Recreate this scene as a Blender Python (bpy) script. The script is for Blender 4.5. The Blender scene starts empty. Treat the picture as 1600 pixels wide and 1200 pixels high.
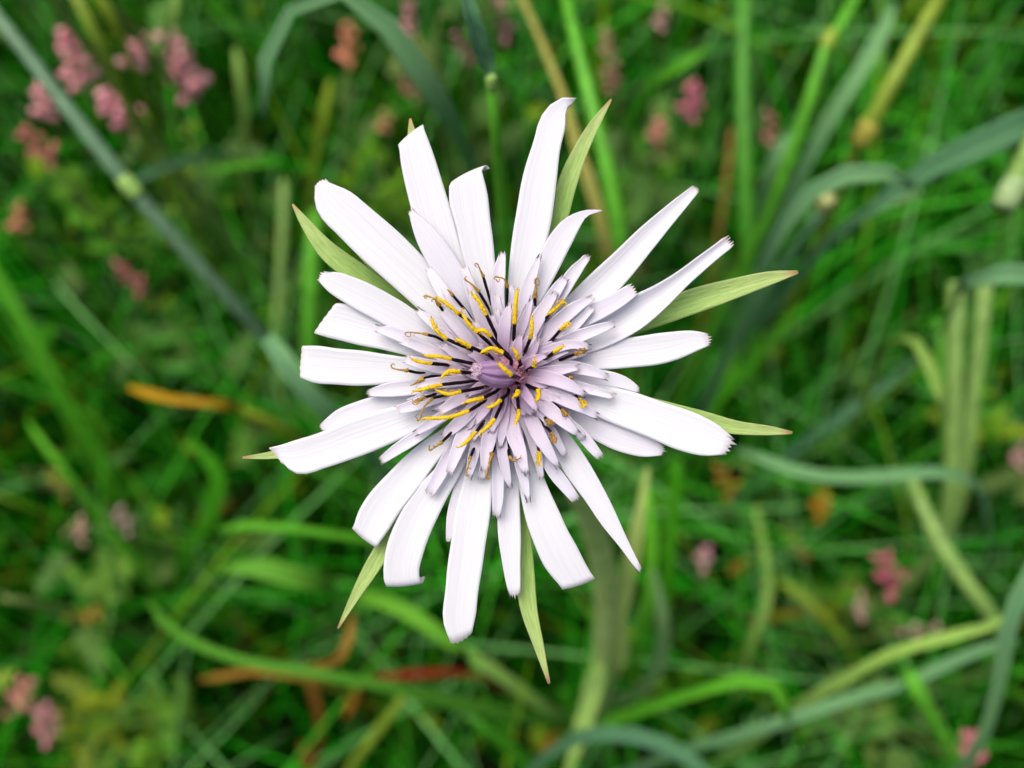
import bpy, math, random
import numpy as np
from mathutils import Vector, Quaternion, Matrix

random.seed(7)
rng = np.random.default_rng(11)
SC = bpy.context.scene
COL = SC.collection

# ------------------------------------------------------------------ camera
F = 1600 * 35.0 / 36.0            # focal length in photograph pixels
CAM_Z = 0.56                      # camera height above the soil (m)
D0 = 0.110                        # distance to the flower head
NADIR = (885.0, 1090.0)           # where straight-down points meet in the photograph
cam_data = bpy.data.cameras.new('camera')
cam = bpy.data.objects.new('camera', cam_data)
COL.objects.link(cam)
cam_data.lens = 35.0
cam_data.sensor_width = 36.0
cam_data.clip_start = 0.005
cam_data.clip_end = 500.0
_n = Vector(((NADIR[0] - 800) / F, -(NADIR[1] - 600) / F, -1.0)).normalized()
QCAM = _n.rotation_difference(Vector((0, 0, -1)))
cam.rotation_mode = 'QUATERNION'
cam.rotation_quaternion = QCAM
cam.location = (0, 0, CAM_Z)
cam_data.dof.use_dof = True
cam_data.dof.focus_distance = D0 - 0.002
cam_data.dof.aperture_fstop = 13.5
SC.camera = cam
RC = np.array(QCAM.to_matrix())
CP = np.array((0.0, 0.0, CAM_Z))

# ------------------------------------------------------------------ sky, sun, exposure (soft, thinly overcast daylight)
SUN_EL, SUN_AZ = math.radians(74), math.radians(-50)
w = bpy.data.worlds.new('World')
SC.world = w
w.use_nodes = True
nt = w.node_tree
bg = nt.nodes['Background']
sky = nt.nodes.new('ShaderNodeTexSky')
sky.sky_type = 'NISHITA'
sky.sun_disc = False
sky.sun_elevation = SUN_EL
sky.sun_rotation = SUN_AZ
sky.air_density = 0.7
sky.dust_density = 9.0
sky.ozone_density = 0.4
nt.links.new(sky.outputs[0], bg.inputs[0])
bg.inputs[1].default_value = 0.15
sd = bpy.data.lights.new('sun', 'SUN')
sd.energy = 1.5
sd.angle = math.radians(50)
sd.color = (1.0, 0.97, 0.93)
sun = bpy.data.objects.new('sun', sd)
COL.objects.link(sun)
_d = Vector((math.sin(SUN_AZ) * math.cos(SUN_EL), math.cos(SUN_AZ) * math.cos(SUN_EL), math.sin(SUN_EL)))
sun.rotation_mode = 'QUATERNION'
sun.rotation_quaternion = _d.to_track_quat('Z', 'Y')
sun.location = _d * 5
SC.view_settings.view_transform = 'Standard'
SC.view_settings.look = 'None'
SC.view_settings.gamma = 1.0
SC.view_settings.use_curve_mapping = False
SC.view_settings.exposure = 0.05

# ------------------------------------------------------------------ helpers
def cam2world(p):
    return np.asarray(p) @ RC.T + CP

def P(x, y, d):
    """a point d metres in front of the lens, seen at photograph pixel x, y"""
    x = np.asarray(x, float); y = np.asarray(y, float); d = np.asarray(d, float)
    return cam2world(np.stack([(x - 800) / F * d, -(y - 600) / F * d, -d], -1))

def hermite(pts, m):
    """smooth curve through the rows of pts, m samples even in length"""
    p = np.asarray(pts, float)
    if len(p) == 2:
        return p[0] + (p[1] - p[0]) * np.linspace(0, 1, m)[:, None]
    seg = np.linalg.norm(np.diff(p[:, :3 if p.shape[1] > 3 else 2], axis=0), axis=1) + 1e-9
    t = np.concatenate([[0], np.cumsum(seg)])
    dl = np.diff(p, axis=0) / np.diff(t)[:, None]
    tan = np.zeros_like(p)
    tan[1:-1] = (dl[:-1] * seg[1:, None] + dl[1:] * seg[:-1, None]) / (seg[:-1] + seg[1:])[:, None]
    tan[0], tan[-1] = dl[0], dl[-1]
    u = np.linspace(0, t[-1], m)
    i = np.clip(np.searchsorted(t, u, 'right') - 1, 0, len(seg) - 1)
    h = seg[i]; s = ((u - t[i]) / h)[:, None]; h = h[:, None]
    return ((2*s**3 - 3*s**2 + 1) * p[i] + (s**3 - 2*s**2 + s) * h * tan[i]
            + (-2*s**3 + 3*s**2) * p[i+1] + (s**3 - s**2) * h * tan[i+1])

def norm(v):
    return v / (np.linalg.norm(v, axis=-1, keepdims=True) + 1e-12)

def link(name, verts, faces, mat, parent=None, origin=None, uv=None, color=None, smooth=True, along=None):
    me = bpy.data.meshes.new(name)
    v = np.asarray(verts, float)
    if origin is not None:
        v = v - np.asarray(origin)
    me.from_pydata(v.tolist(), [], faces)
    if smooth:
        me.polygons.foreach_set('use_smooth', np.ones(len(me.polygons), bool))
    if uv is not None:
        lay = me.uv_layers.new(name='UVMap')
        li = np.empty(len(me.loops), np.int32)
        me.loops.foreach_get('vertex_index', li)
        lay.data.foreach_set('uv', np.asarray(uv, np.float32)[li].ravel())
        if along is not None:
            l2 = me.uv_layers.new(name='Along')
            l2.data.foreach_set('uv', np.stack([along, along], -1).astype(np.float32)[li].ravel())
    me.materials.append(mat)
    me.update()
    o = bpy.data.objects.new(name, me)
    COL.objects.link(o)
    if parent is not None:
        o.parent = parent
    elif origin is not None:
        o.location = origin
    if color is not None:
        o.color = (*color[:3], 1.0)
    return o

def tag(o, label, cat, group=None):
    o['label'] = label
    o['category'] = cat
    if group:
        o['group'] = group
    return o

def thing(name, label, cat, loc, group=None):
    o = bpy.data.objects.new(name, None)
    o.empty_display_size = 0.01
    COL.objects.link(o)
    o.location = loc
    return tag(o, label, cat, group)

def grid_shell(g, thick):
    """closed thin sheet from a grid of points (rows, cols, 3): top, underside and rim"""
    m, n = g.shape[:2]
    du = np.gradient(g, axis=0); dv = np.gradient(g, axis=1)
    nn = norm(np.cross(du, dv))
    top = g.reshape(-1, 3)
    bot = (g - nn * thick).reshape(-1, 3)
    N = m * n
    f = []
    for i in range(m - 1):
        for j in range(n - 1):
            a = i*n + j
            f.append((a, a+n, a+n+1, a+1))
            f.append((N+a, N+a+1, N+a+n+1, N+a+n))
    per = [j for j in range(n)] + [i*n + n-1 for i in range(1, m)] + \
          [(m-1)*n + j for j in range(n-2, -1, -1)] + [i*n for i in range(m-2, 0, -1)]
    for k in range(len(per)):
        a, b = per[k], per[(k+1) % len(per)]
        f.append((a, b, N+b, N+a))
    return np.concatenate([top, bot]), f

def tube_geo(c, r, sides=8, bump=0.0):
    """tube round the centreline c with radii r, closed at both ends"""
    c = np.asarray(c, float); r = np.broadcast_to(np.asarray(r, float), (len(c),))
    t = norm(np.gradient(c, axis=0))
    ref = np.array((0.31, 0.17, 0.93))
    e1 = norm(np.cross(t, ref)); e2 = np.cross(t, e1)
    a = np.linspace(0, 2*np.pi, sides, endpoint=False)
    rr = r[:, None] * (1 + (rng.random((len(c), sides)) - 0.5) * 2 * bump)
    g = c[:, None] + (np.cos(a)[None, :, None]*e1[:, None] + np.sin(a)[None, :, None]*e2[:, None]) * rr[..., None]
    m = len(c)
    v = g.reshape(-1, 3)
    f = [(i*sides + j, i*sides + (j+1) % sides, (i+1)*sides + (j+1) % sides, (i+1)*sides + j)
         for i in range(m-1) for j in range(sides)]
    f.append(tuple(range(sides))[::-1])
    f.append(tuple((m-1)*sides + j for j in range(sides)))
    uv = np.stack([np.repeat(np.linspace(0, 1, m), sides), np.tile(np.linspace(0, 1, sides), m)], -1)
    return v, f, uv

def merge(parts):
    vs, fs, us, k = [], [], [], 0
    for v, f, u in parts:
        vs.append(v); us.append(u)
        fs += [tuple(i + k for i in q) for q in f]
        k += len(v)
    return np.concatenate(vs), fs, np.concatenate(us)

# ------------------------------------------------------------------ materials
def new_mat(name):
    m = bpy.data.materials.new(name)
    m.use_nodes = True
    t = m.node_tree
    t.nodes.clear()
    return m, t, t.nodes, t.links

def finish(t, col, rough=0.5, trans=0.3, bump=None, bump_str=0.2, bump_dist=0.0003, spec=0.4, tint=None):
    N, L = t.nodes, t.links
    out = N.new('ShaderNodeOutputMaterial')
    pb = N.new('ShaderNodeBsdfPrincipled')
    pb.inputs['Roughness'].default_value = rough
    pb.inputs['Specular IOR Level'].default_value = spec
    L.new(col, pb.inputs['Base Color'])
    if bump is not None:
        b = N.new('ShaderNodeBump')
        b.inputs['Strength'].default_value = bump_str
        b.inputs['Distance'].default_value = bump_dist
        L.new(bump, b.inputs['Height'])
        L.new(b.outputs[0], pb.inputs['Normal'])
    if trans > 0:
        tr = N.new('ShaderNodeBsdfTranslucent')
        if tint:
            mx = N.new('ShaderNodeMix'); mx.data_type = 'RGBA'; mx.blend_type = 'MULTIPLY'
            mx.inputs[0].default_value = 1.0
            L.new(col, mx.inputs[6]); mx.inputs[7].default_value = (*tint, 1)
            L.new(mx.outputs[2], tr.inputs[0])
        else:
            L.new(col, tr.inputs[0])
        ms = N.new('ShaderNodeMixShader')
        ms.inputs[0].default_value = trans
        L.new(pb.outputs[0], ms.inputs[1]); L.new(tr.outputs[0], ms.inputs[2])
        L.new(ms.outputs[0], out.inputs[0])
    else:
        L.new(pb.outputs[0], out.inputs[0])

def ramp(N, stops):
    r = N.new('ShaderNodeValToRGB')
    e = r.color_ramp.elements
    while len(e) < len(stops):
        e.new(0.5)
    for q, (p, c) in zip(e, stops):
        q.position = p
        q.color = (*c, 1) if len(c) == 3 else c
    return r

def mixcol(N, L, fac, a, b, blend='MIX'):
    mx = N.new('ShaderNodeMix'); mx.data_type = 'RGBA'; mx.blend_type = blend
    for sock, val in ((0, fac), (6, a), (7, b)):
        if hasattr(val, 'links'):
            L.new(val, mx.inputs[sock])
        elif sock == 0:
            mx.inputs[0].default_value = val
        else:
            mx.inputs[sock].default_value = (*val, 1)
    return mx.outputs[2]

def stretched_noise(N, L, scale, detail=3, rough=0.6):
    tc = N.new('ShaderNodeTexCoord')
    mp = N.new('ShaderNodeMapping')
    mp.inputs['Scale'].default_value = scale
    oi = N.new('ShaderNodeObjectInfo')
    ad = N.new('ShaderNodeVectorMath'); ad.operation = 'ADD'
    ml = N.new('ShaderNodeMath'); ml.operation = 'MULTIPLY'; ml.inputs[1].default_value = 50.0
    L.new(oi.outputs['Random'], ml.inputs[0])
    L.new(tc.outputs['UV'], mp.inputs[0])
    L.new(mp.outputs[0], ad.inputs[0]); L.new(ml.outputs[0], ad.inputs[1])
    nz = N.new('ShaderNodeTexNoise')
    nz.inputs['Scale'].default_value = 1.0
    nz.inputs['Detail'].default_value = detail
    nz.inputs['Roughness'].default_value = rough
    L.new(ad.outputs[0], nz.inputs['Vector'])
    return nz, tc, oi

# petals: pigment fades from mauve at the heart to each petal's own pale colour; fine lengthwise nerves
def petal_material():
    m, t, N, L = new_mat('petal')
    nz, tc, oi = stretched_noise(N, L, (2.2, 15.0, 1.0), 2, 0.5)
    sep = N.new('ShaderNodeSeparateXYZ')
    L.new(tc.outputs['UV'], sep.inputs[0])
    rp = ramp(N, [(0.0, (1, 1, 1)), (0.09, (0.75, 0.75, 0.75)), (0.20, (0.25, 0.25, 0.25)), (0.36, (0, 0, 0))])
    L.new(sep.outputs['X'], rp.inputs[0])
    c = mixcol(N, L, rp.outputs[0], oi.outputs['Color'], (0.56, 0.34, 0.58))
    v = ramp(N, [(0.28, (0.90, 0.875, 0.93)), (0.50, (1, 1, 1))])
    L.new(nz.outputs[0], v.inputs[0])
    c = mixcol(N, L, 0.45, c, v.outputs[0], 'MULTIPLY')
    # four to five fine lilac nerves, broken up by the noise
    n3, _, _ = stretched_noise(N, L, (3.0, 1.5, 1.0), 2, 0.5)
    m5 = N.new('ShaderNodeMath'); m5.operation = 'MULTIPLY_ADD'; m5.inputs[1].default_value = 5.0
    L.new(sep.outputs['Y'], m5.inputs[0]); L.new(n3.outputs[0], m5.inputs[2])
    pp = N.new('ShaderNodeMath'); pp.operation = 'PINGPONG'; pp.inputs[1].default_value = 0.5
    L.new(m5.outputs[0], pp.inputs[0])
    ln = ramp(N, [(0.0, (1, 1, 1)), (0.07, (0, 0, 0))])
    L.new(pp.outputs[0], ln.inputs[0])
    ns = ramp(N, [(0.4, (0, 0, 0)), (0.66, (0.5, 0.5, 0.5))])
    L.new(nz.outputs[0], ns.inputs[0])
    lf = mixcol(N, L, 1.0, ln.outputs[0], ns.outputs[0], 'MULTIPLY')
    dk = mixcol(N, L, 1.0, c, (0.80, 0.72, 0.84), 'MULTIPLY')
    c = mixcol(N, L, lf, c, dk)
    # faint buff-pink tips on the teeth
    um = N.new('ShaderNodeUVMap'); um.uv_map = 'Along'
    s2 = N.new('ShaderNodeSeparateXYZ'); L.new(um.outputs[0], s2.inputs[0])
    tr = ramp(N, [(0.975, (0, 0, 0)), (1.0, (0.55, 0.55, 0.55))])
    L.new(s2.outputs['X'], tr.inputs[0])
    c = mixcol(N, L, tr.outputs[0], c, (0.78, 0.66, 0.62))
    finish(t, c, rough=0.55, trans=0.26, bump=nz.outputs[0], bump_str=0.24, bump_dist=0.0002, spec=0.25)
    return m

def bract_material():
    m, t, N, L = new_mat('bract')
    nz, tc, oi = stretched_noise(N, L, (14.0, 10.0, 1.0), 4, 0.65)
    sep = N.new('ShaderNodeSeparateXYZ')
    L.new(tc.outputs['UV'], sep.inputs[0])
    rp = ramp(N, [(0.0, (0.20, 0.40, 0.07)), (0.55, (0.36, 0.58, 0.15)), (0.94, (0.48, 0.62, 0.22)), (0.99, (0.60, 0.40, 0.20))])
    L.new(sep.outputs['X'], rp.inputs[0])
    v = ramp(N, [(0.33, (0.76, 0.82, 0.70)), (0.62, (1.08, 1.06, 1.1))])
    L.new(nz.outputs[0], v.inputs[0])
    c = mixcol(N, L, 1.0, rp.outputs[0], v.outputs[0], 'MULTIPLY')
    # pale dry margin along both edges
    pp = N.new('ShaderNodeMath'); pp.operation = 'PINGPONG'; pp.inputs[1].default_value = 0.5
    L.new(sep.outputs['Y'], pp.inputs[0])
    er = ramp(N, [(0.0, (1, 1, 1)), (0.05, (0, 0, 0))])
    L.new(pp.outputs[0], er.inputs[0])
    c = mixcol(N, L, er.outputs[0], c, (0.45, 0.48, 0.24))
    finish(t, c, rough=0.55, trans=0.2, bump=nz.outputs[0], bump_str=0.5, bump_dist=0.0004)
    return m

# grass blades and leaves: each object's own colour, varied along its length, fine parallel veins
def leaf_material():
    m, t, N, L = new_mat('leaf')
    nz, tc, oi = stretched_noise(N, L, (2.5, 16.0, 1.0), 3, 0.55)
    n2, _, _ = stretched_noise(N, L, (5.0, 1.2, 1.0), 3, 0.6)
    v = ramp(N, [(0.3, (0.68, 0.75, 0.7)), (0.65, (1.2, 1.15, 1.2))])
    L.new(nz.outputs[0], v.inputs[0])
    c = mixcol(N, L, 1.0, oi.outputs['Color'], v.outputs[0], 'MULTIPLY')
    v2 = ramp(N, [(0.3, (0.75, 0.78, 0.8)), (0.7, (1.25, 1.2, 0.95))])
    L.new(n2.outputs[0], v2.inputs[0])
    c = mixcol(N, L, 1.0, c, v2.outputs[0], 'MULTIPLY')
    finish(t, c, rough=0.55, spec=0.08, trans=0.25, bump=nz.outputs[0], bump_str=0.4, bump_dist=0.0004, tint=(0.9, 1.1, 0.4))
    return m

def attr_material(name, trans=0.2):
    m, t, N, L = new_mat(name)
    at = N.new('ShaderNodeAttribute'); at.attribute_name = 'pigment_shade'
    tc = N.new('ShaderNodeTexCoord')
    nz = N.new('ShaderNodeTexNoise'); nz.inputs['Scale'].default_value = 220.0; nz.inputs['Detail'].default_value = 3
    L.new(tc.outputs['Object'], nz.inputs['Vector'])
    v = ramp(N, [(0.3, (0.7, 0.72, 0.7)), (0.7, (1.2, 1.18, 1.15))])
    L.new(nz.outputs[0], v.inputs[0])
    c = mixcol(N, L, 1.0, at.outputs['Color'], v.outputs[0], 'MULTIPLY')
    finish(t, c, rough=0.5, trans=trans, tint=(0.8, 1.1, 0.3), spec=0.0)
    return m

def plain_material(name, col, rough=0.6, noise=400.0, lo=0.7, hi=1.2, bump=0.4, dist=0.0002, trans=0.0, spec=0.3, use_obj=False):
    m, t, N, L = new_mat(name)
    tc = N.new('ShaderNodeTexCoord')
    nz = N.new('ShaderNodeTexNoise'); nz.inputs['Scale'].default_value = noise; nz.inputs['Detail'].default_value = 4
    L.new(tc.outputs['Object'], nz.inputs['Vector'])
    v = ramp(N, [(0.3, (lo, lo, lo)), (0.7, (hi, hi, hi))])
    L.new(nz.outputs[0], v.inputs[0])
    if use_obj:
        oi = N.new('ShaderNodeObjectInfo')
        c = mixcol(N, L, 1.0, oi.outputs['Color'], v.outputs[0], 'MULTIPLY')
    else:
        c = mixcol(N, L, 1.0, v.outputs[0], col, 'MULTIPLY')
    finish(t, c, rough=rough, trans=trans, bump=nz.outputs[0], bump_str=bump, bump_dist=dist, spec=spec)
    return m

def floret_material():
    m, t, N, L = new_mat('pink_floret')
    nz, tc, oi = stretched_noise(N, L, (4, 4, 1))
    sep = N.new('ShaderNodeSeparateXYZ'); L.new(tc.outputs['UV'], sep.inputs[0])
    rp = ramp(N, [(0.0, (0.9, 0.85, 0.5)), (0.2, (1, 1, 1)), (0.8, (1, 0.95, 0.95)), (1.0, (0.85, 0.5, 0.6))])
    L.new(sep.outputs['X'], rp.inputs[0])
    c = mixcol(N, L, 1.0, oi.outputs['Color'], rp.outputs[0], 'MULTIPLY')
    finish(t, c, rough=0.5, trans=0.25, bump=nz.outputs[0])
    return m

M_PETAL = petal_material()
M_BRACT = bract_material()
M_LEAF = leaf_material()
M_GRASS = attr_material('undergrowth')
M_TUBE = plain_material('anther_tube', (0.010, 0.003, 0.006), spec=0.15, rough=0.5, noise=3000, lo=0.5, hi=1.6, bump=0.5, dist=0.0001)
M_POLLEN = plain_material('pollen', (0.88, 0.60, 0.008), rough=0.8, noise=5000, lo=0.72, hi=1.15, bump=1.0, dist=0.00015, trans=0.1)
M_OLDSTYLE = plain_material('withered_style', (0.40, 0.23, 0.03), rough=0.7, noise=2500, lo=0.45, hi=1.3, bump=0.6, dist=0.0001)
M_BUD = petal_material(); M_BUD.name = 'bud'
M_FUZZ = plain_material('bud_tip', (0.70, 0.52, 0.66), rough=0.8, noise=9000, lo=0.25, hi=1.4, bump=0.5, dist=0.0001)
M_PAPPUS = plain_material('pappus', (0.50, 0.24, 0.32), rough=0.8, noise=3000, lo=0.5, hi=1.2)
M_STEM = plain_material('stem', (0.2, 0.3, 0.08), rough=0.45, noise=260, lo=0.75, hi=1.2, use_obj=True, bump=0.3)
M_FLORET = floret_material()
M_SOIL = plain_material('soil', (0.018, 0.012, 0.007), rough=0.95, noise=60, lo=0.4, hi=1.6, bump=1.0, dist=0.01)

# ------------------------------------------------------------------ the ground
nG = 60
gx = np.sign(np.linspace(-1, 1, nG)) * np.abs(np.linspace(-1, 1, nG))**5 * 150
GX, GY = np.meshgrid(gx, gx, indexing='ij')
GZ = (rng.random(GX.shape) - 0.6) * 0.008
gv = np.stack([GX, GY, GZ], -1).reshape(-1, 3)
gf = [(i*nG+j, (i+1)*nG+j, (i+1)*nG+j+1, i*nG+j+1) for i in range(nG-1) for j in range(nG-1)]
g = link('ground', gv, gf, M_SOIL)
g['kind'] = 'structure'

# ------------------------------------------------------------------ undergrowth that nobody could count
def with_pigment_shade(o, cols):
    a = o.data.attributes.new('pigment_shade', 'FLOAT_COLOR', 'POINT')  # per-point plant colour; low undergrowth also has shade painted in
    c = np.concatenate([cols, np.ones((len(cols), 1))], 1).astype(np.float32)
    a.data.foreach_set('color', c.ravel())

def fast_mesh(name, v, quads, mat, cols, kind='stuff'):
    me = bpy.data.meshes.new(name)
    nq = len(quads)
    me.vertices.add(len(v)); me.vertices.foreach_set('co', v.astype(np.float32).ravel())
    me.loops.add(nq*4); me.loops.foreach_set('vertex_index', quads.astype(np.int32).ravel())
    me.polygons.add(nq)
    me.polygons.foreach_set('loop_start', np.arange(nq, dtype=np.int32)*4)
    me.polygons.foreach_set('use_smooth', np.ones(nq, bool))
    me.update(calc_edges=True)
    me.materials.append(mat)
    o = bpy.data.objects.new(name, me)
    COL.objects.link(o)
    with_pigment_shade(o, cols)
    o['kind'] = kind
    return o

def pick(cols, wts, n):
    cols = np.array(cols); wts = np.array(wts, float); wts /= wts.sum()
    c = cols[rng.choice(len(cols), n, p=wts)]
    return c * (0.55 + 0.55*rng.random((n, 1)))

def scatter_xy(n_in, n_out, cx=0.0, cy=0.05, clump=0.0):
    a = np.stack([rng.uniform(-0.42, 0.42, n_in) + cx, rng.uniform(-0.32, 0.42, n_in) + cy], -1)
    b = np.stack([rng.uniform(-1.3, 1.3, n_out), rng.uniform(-1.3, 1.5, n_out)], -1)
    p = np.concatenate([a, b])
    if clump:
        # gather most of it into tufts, leaving gaps down to the soil
        k = 1500
        cen = np.concatenate([np.stack([rng.uniform(-0.42, 0.42, 330) + cx, rng.uniform(-0.32, 0.42, 330) + cy], -1),
                              np.stack([rng.uniform(-1.3, 1.3, k), rng.uniform(-1.3, 1.5, k)], -1)])
        d = [int(np.argmin(np.hypot(cen[:, 0]-q[0], cen[:, 1]-q[1]))) for q in p]
        p = cen[d] + (p - cen[d])*clump
    return p

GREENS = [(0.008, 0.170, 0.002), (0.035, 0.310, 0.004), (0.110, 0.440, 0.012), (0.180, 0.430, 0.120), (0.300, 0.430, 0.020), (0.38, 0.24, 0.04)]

def grass_mass():
    xy = scatter_xy(4600, 11000)
    xt = scatter_xy(2100, 5000)
    tall = np.concatenate([np.zeros(len(xy), bool), np.ones(len(xt), bool)])
    xy = np.concatenate([xy, xt])
    n = len(xy)
    R = 6
    s = np.linspace(0, 1, R)
    Lg = np.where(tall, rng.uniform(0.20, 0.36, n), rng.uniform(0.08, 0.25, n))
    az = rng.uniform(0, 2*np.pi, n)
    lean = rng.uniform(0.08, 0.75, n)
    wd = np.where(tall, rng.uniform(0.0003, 0.0010, n), rng.uniform(0.0006, 0.0020, n))
    hx = np.cos(az); hy = np.sin(az)
    out = Lg[:, None] * lean[:, None] * s**1.7
    up = Lg[:, None] * (s - 0.42*lean[:, None]*s**2.4)
    c = np.stack([xy[:, :1] + out*hx[:, None], xy[:, 1:] + out*hy[:, None], up - 0.006], -1)
    tw = az + np.pi/2 + rng.uniform(-0.7, 0.7, n)
    side = np.stack([np.cos(tw), np.sin(tw), np.zeros(n)], -1)
    ww = wd[:, None] * np.array([0.8, 1, 1, 0.85, 0.55, 0.06])
    l = c - side[:, None]*ww[..., None]
    r = c + side[:, None]*ww[..., None]
    v = np.stack([l, r], 2).reshape(-1, 3)
    base = (np.arange(n)*R*2)[:, None]
    i = np.arange(R-1)*2
    q = np.stack([base+i, base+i+1, base+i+3, base+i+2], -1).reshape(-1, 4)
    cols = pick(GREENS, [4.5, 4.5, 2.2, 0.9, 0.5, 0.1], n)*0.34  # low blades dimmed: shade of the deep gaps painted into their colour
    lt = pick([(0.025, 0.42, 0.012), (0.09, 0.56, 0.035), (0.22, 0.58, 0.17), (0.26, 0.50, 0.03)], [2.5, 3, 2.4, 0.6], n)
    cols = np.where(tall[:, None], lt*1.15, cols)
    cols = np.repeat(cols, R*2, axis=0)
    return fast_mesh('grass', v, q, M_GRASS, cols)

def leaf_mass(name, n_in, n_out, zlo, zhi, Llo, Lhi, aspect, cols, wts):
    xy = scatter_xy(n_in, n_out, clump=0.62)
    n = len(xy)
    # patchy: keep by a coarse random field
    Lf = rng.uniform(Llo, Lhi, n)
    z = zlo + (zhi - zlo)*rng.random(n)**1.5
    az = rng.uniform(0, 2*np.pi, n); el = rng.uniform(-0.5, 0.7, n); ro = rng.uniform(-0.6, 0.6, n)
    d = np.stack([np.cos(az)*np.cos(el), np.sin(az)*np.cos(el), np.sin(el)], -1)
    sd = np.stack([-np.sin(az), np.cos(az), np.zeros(n)], -1)
    up = np.cross(d, sd)
    sd2 = sd*np.cos(ro)[:, None] + up*np.sin(ro)[:, None]
    up2 = np.cross(d, sd2)
    c0 = np.stack([xy[:, 0], xy[:, 1], z], -1)
    prof = [(0, 0.06), (0.3, 0.85), (0.6, 1.0), (0.86, 0.6), (1, 0.04)]
    rows = []
    for t, ww in prof:
        mid = c0 + d*(Lf*t)[:, None] - up2*(Lf*0.25*t*t)[:, None]
        k = (Lf*aspect*ww)[:, None]
        rows.append(np.stack([mid - sd2*k + up2*k*0.25, mid, mid + sd2*k + up2*k*0.25], 1))
    v = np.stack(rows, 1).reshape(-1, 3)
    R = len(prof)
    base = (np.arange(n)*R*3)[:, None]
    q = []
    for i in range(R-1):
        for j in range(2):
            a = i*3 + j
            q.append([a, a+1, a+4, a+3])
    q = (base[:, :, None] + np.array(q)[None]).reshape(-1, 4)
    pc = np.repeat(pick(cols, wts, n), R*3, axis=0)
    return fast_mesh(name, v, q, M_GRASS, pc)

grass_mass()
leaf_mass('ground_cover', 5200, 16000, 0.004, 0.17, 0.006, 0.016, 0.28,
          [(0.002, 0.045, 0.001), (0.005, 0.075, 0.002), (0.035, 0.180, 0.010), (0.18, 0.30, 0.02)], [4, 4, 1.6, 0.7])  # greens darkened to paint in the shade beneath the taller strands
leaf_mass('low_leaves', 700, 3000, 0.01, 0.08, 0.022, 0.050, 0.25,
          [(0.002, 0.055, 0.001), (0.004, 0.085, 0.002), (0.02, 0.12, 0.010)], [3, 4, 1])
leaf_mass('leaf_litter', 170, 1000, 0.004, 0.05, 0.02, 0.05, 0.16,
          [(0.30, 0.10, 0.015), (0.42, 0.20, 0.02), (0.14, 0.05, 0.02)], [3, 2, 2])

# ------------------------------------------------------------------ the salsify flower
CX, CY = 790.0, 588.0
root_xy = P(915, 1150, 0.50)
FL = thing('salsify_flower', 'large white and lilac star-shaped flower with yellow-tipped black stamens and narrow green bracts', 'flower',
           (root_xy[0], root_xy[1], 0.0))
FO = np.array(FL.location)

def ph(x, y, hmm):
    """point over pixel x, y lifted hmm millimetres from the flower's plane towards the lens"""
    return P(x, y, D0 - np.asarray(hmm, float)/1000.0)

PX = D0 / F       # metres per pixel in the flower's plane

def strap(name, pts, z=1.0, tip=0.0, teeth=2.5, slant=0.0, rnd=3.0, roll=None, cup=0.12, color=(0.86, 0.84, 0.9),
          mat=None, base=-1.2, keel=0.0, uv_len=False, rows=28, wave=0.0):
    p = hermite(np.asarray(pts, float)[::-1], rows*2)
    L = np.concatenate([[0], np.cumsum(np.hypot(*np.diff(p[:, :2], axis=0).T))])
    if roll:
        keepL = L[-1] - roll[0]*0.85
    else:
        keepL = L[-1]
    u = np.linspace(0, keepL, rows)
    x, y, wv = (np.interp(u, L, p[:, k]) for k in range(3))
    s = u / L[-1]
    h = z*(1-(1-s)**2.2) + base*(1-s)**2.2 + tip*s**3
    h = h + wave*np.sin(s*7 + pts[0][0])*s
    tx, ty = np.gradient(x), np.gradient(y)
    k = np.hypot(tx, ty); tx, ty = tx/k, ty/k
    sx, sy = -ty, tx                       # to the petal's right
    v = np.linspace(-1, 1, 11)
    e = np.clip((s-0.72)/0.28, 0, 1)**2
    wv = wv*(1 + 0.02*np.sin(s*random.uniform(18, 30) + random.random()*6)*s)
    tooth = np.where(np.arange(11) % 2 == 1, teeth*1.5, 0.0)*(0.5+0.9*rng.random(11))
    along = np.outer(e, slant*v - rnd*v**2)
    if not roll:
        along[-1] += tooth
    X = x[:, None] + sx[:, None]*v*wv[:, None]/2 + tx[:, None]*along
    Y = y[:, None] + sy[:, None]*v*wv[:, None]/2 + ty[:, None]*along
    wm = wv[:, None]*PX*1000/2
    ph0 = random.uniform(-.8, .8)
    H = h[:, None] + cup*wm*v**2 + keel*wm*np.abs(v) + 0.05*np.cos(v*5*np.pi + ph0)*np.minimum(1, wv/30)[:, None]
    if roll:
        R, ang, drift = roll
        n2 = 9
        th = np.linspace(0, math.radians(ang), n2)[1:]
        X2 = X[-1] + tx[-1]*R*np.sin(th)[:, None] + sx[-1]*drift*(th/th[-1])[:, None]
        Y2 = Y[-1] + ty[-1]*R*np.sin(th)[:, None] + sy[-1]*drift*(th/th[-1])[:, None]
        H2 = H[-1] - R*PX*1000*(1-np.cos(th))[:, None]
        X, Y, H = np.concatenate([X, X2]), np.concatenate([Y, Y2]), np.concatenate([H, H2])
        s = np.concatenate([s, np.linspace(s[-1], 1, n2)[1:]])
    g = ph(X, Y, H)
    verts, faces = grid_shell(g[:, ::-1], 0.00014)
    r = np.hypot(X-CX, Y-CY)/400.0
    U = np.broadcast_to(s[:, None], X.shape) if uv_len else r
    uv = np.stack([U, np.broadcast_to((v+1)/2, X.shape)], -1)[:, ::-1].reshape(-1, 2)
    al = np.broadcast_to(s[:, None], X.shape)[:, ::-1].reshape(-1)
    return link(name, verts, faces, mat or M_PETAL, FL, FO, uv=np.concatenate([uv, uv]), color=color, along=np.concatenate([al, al]))

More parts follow.
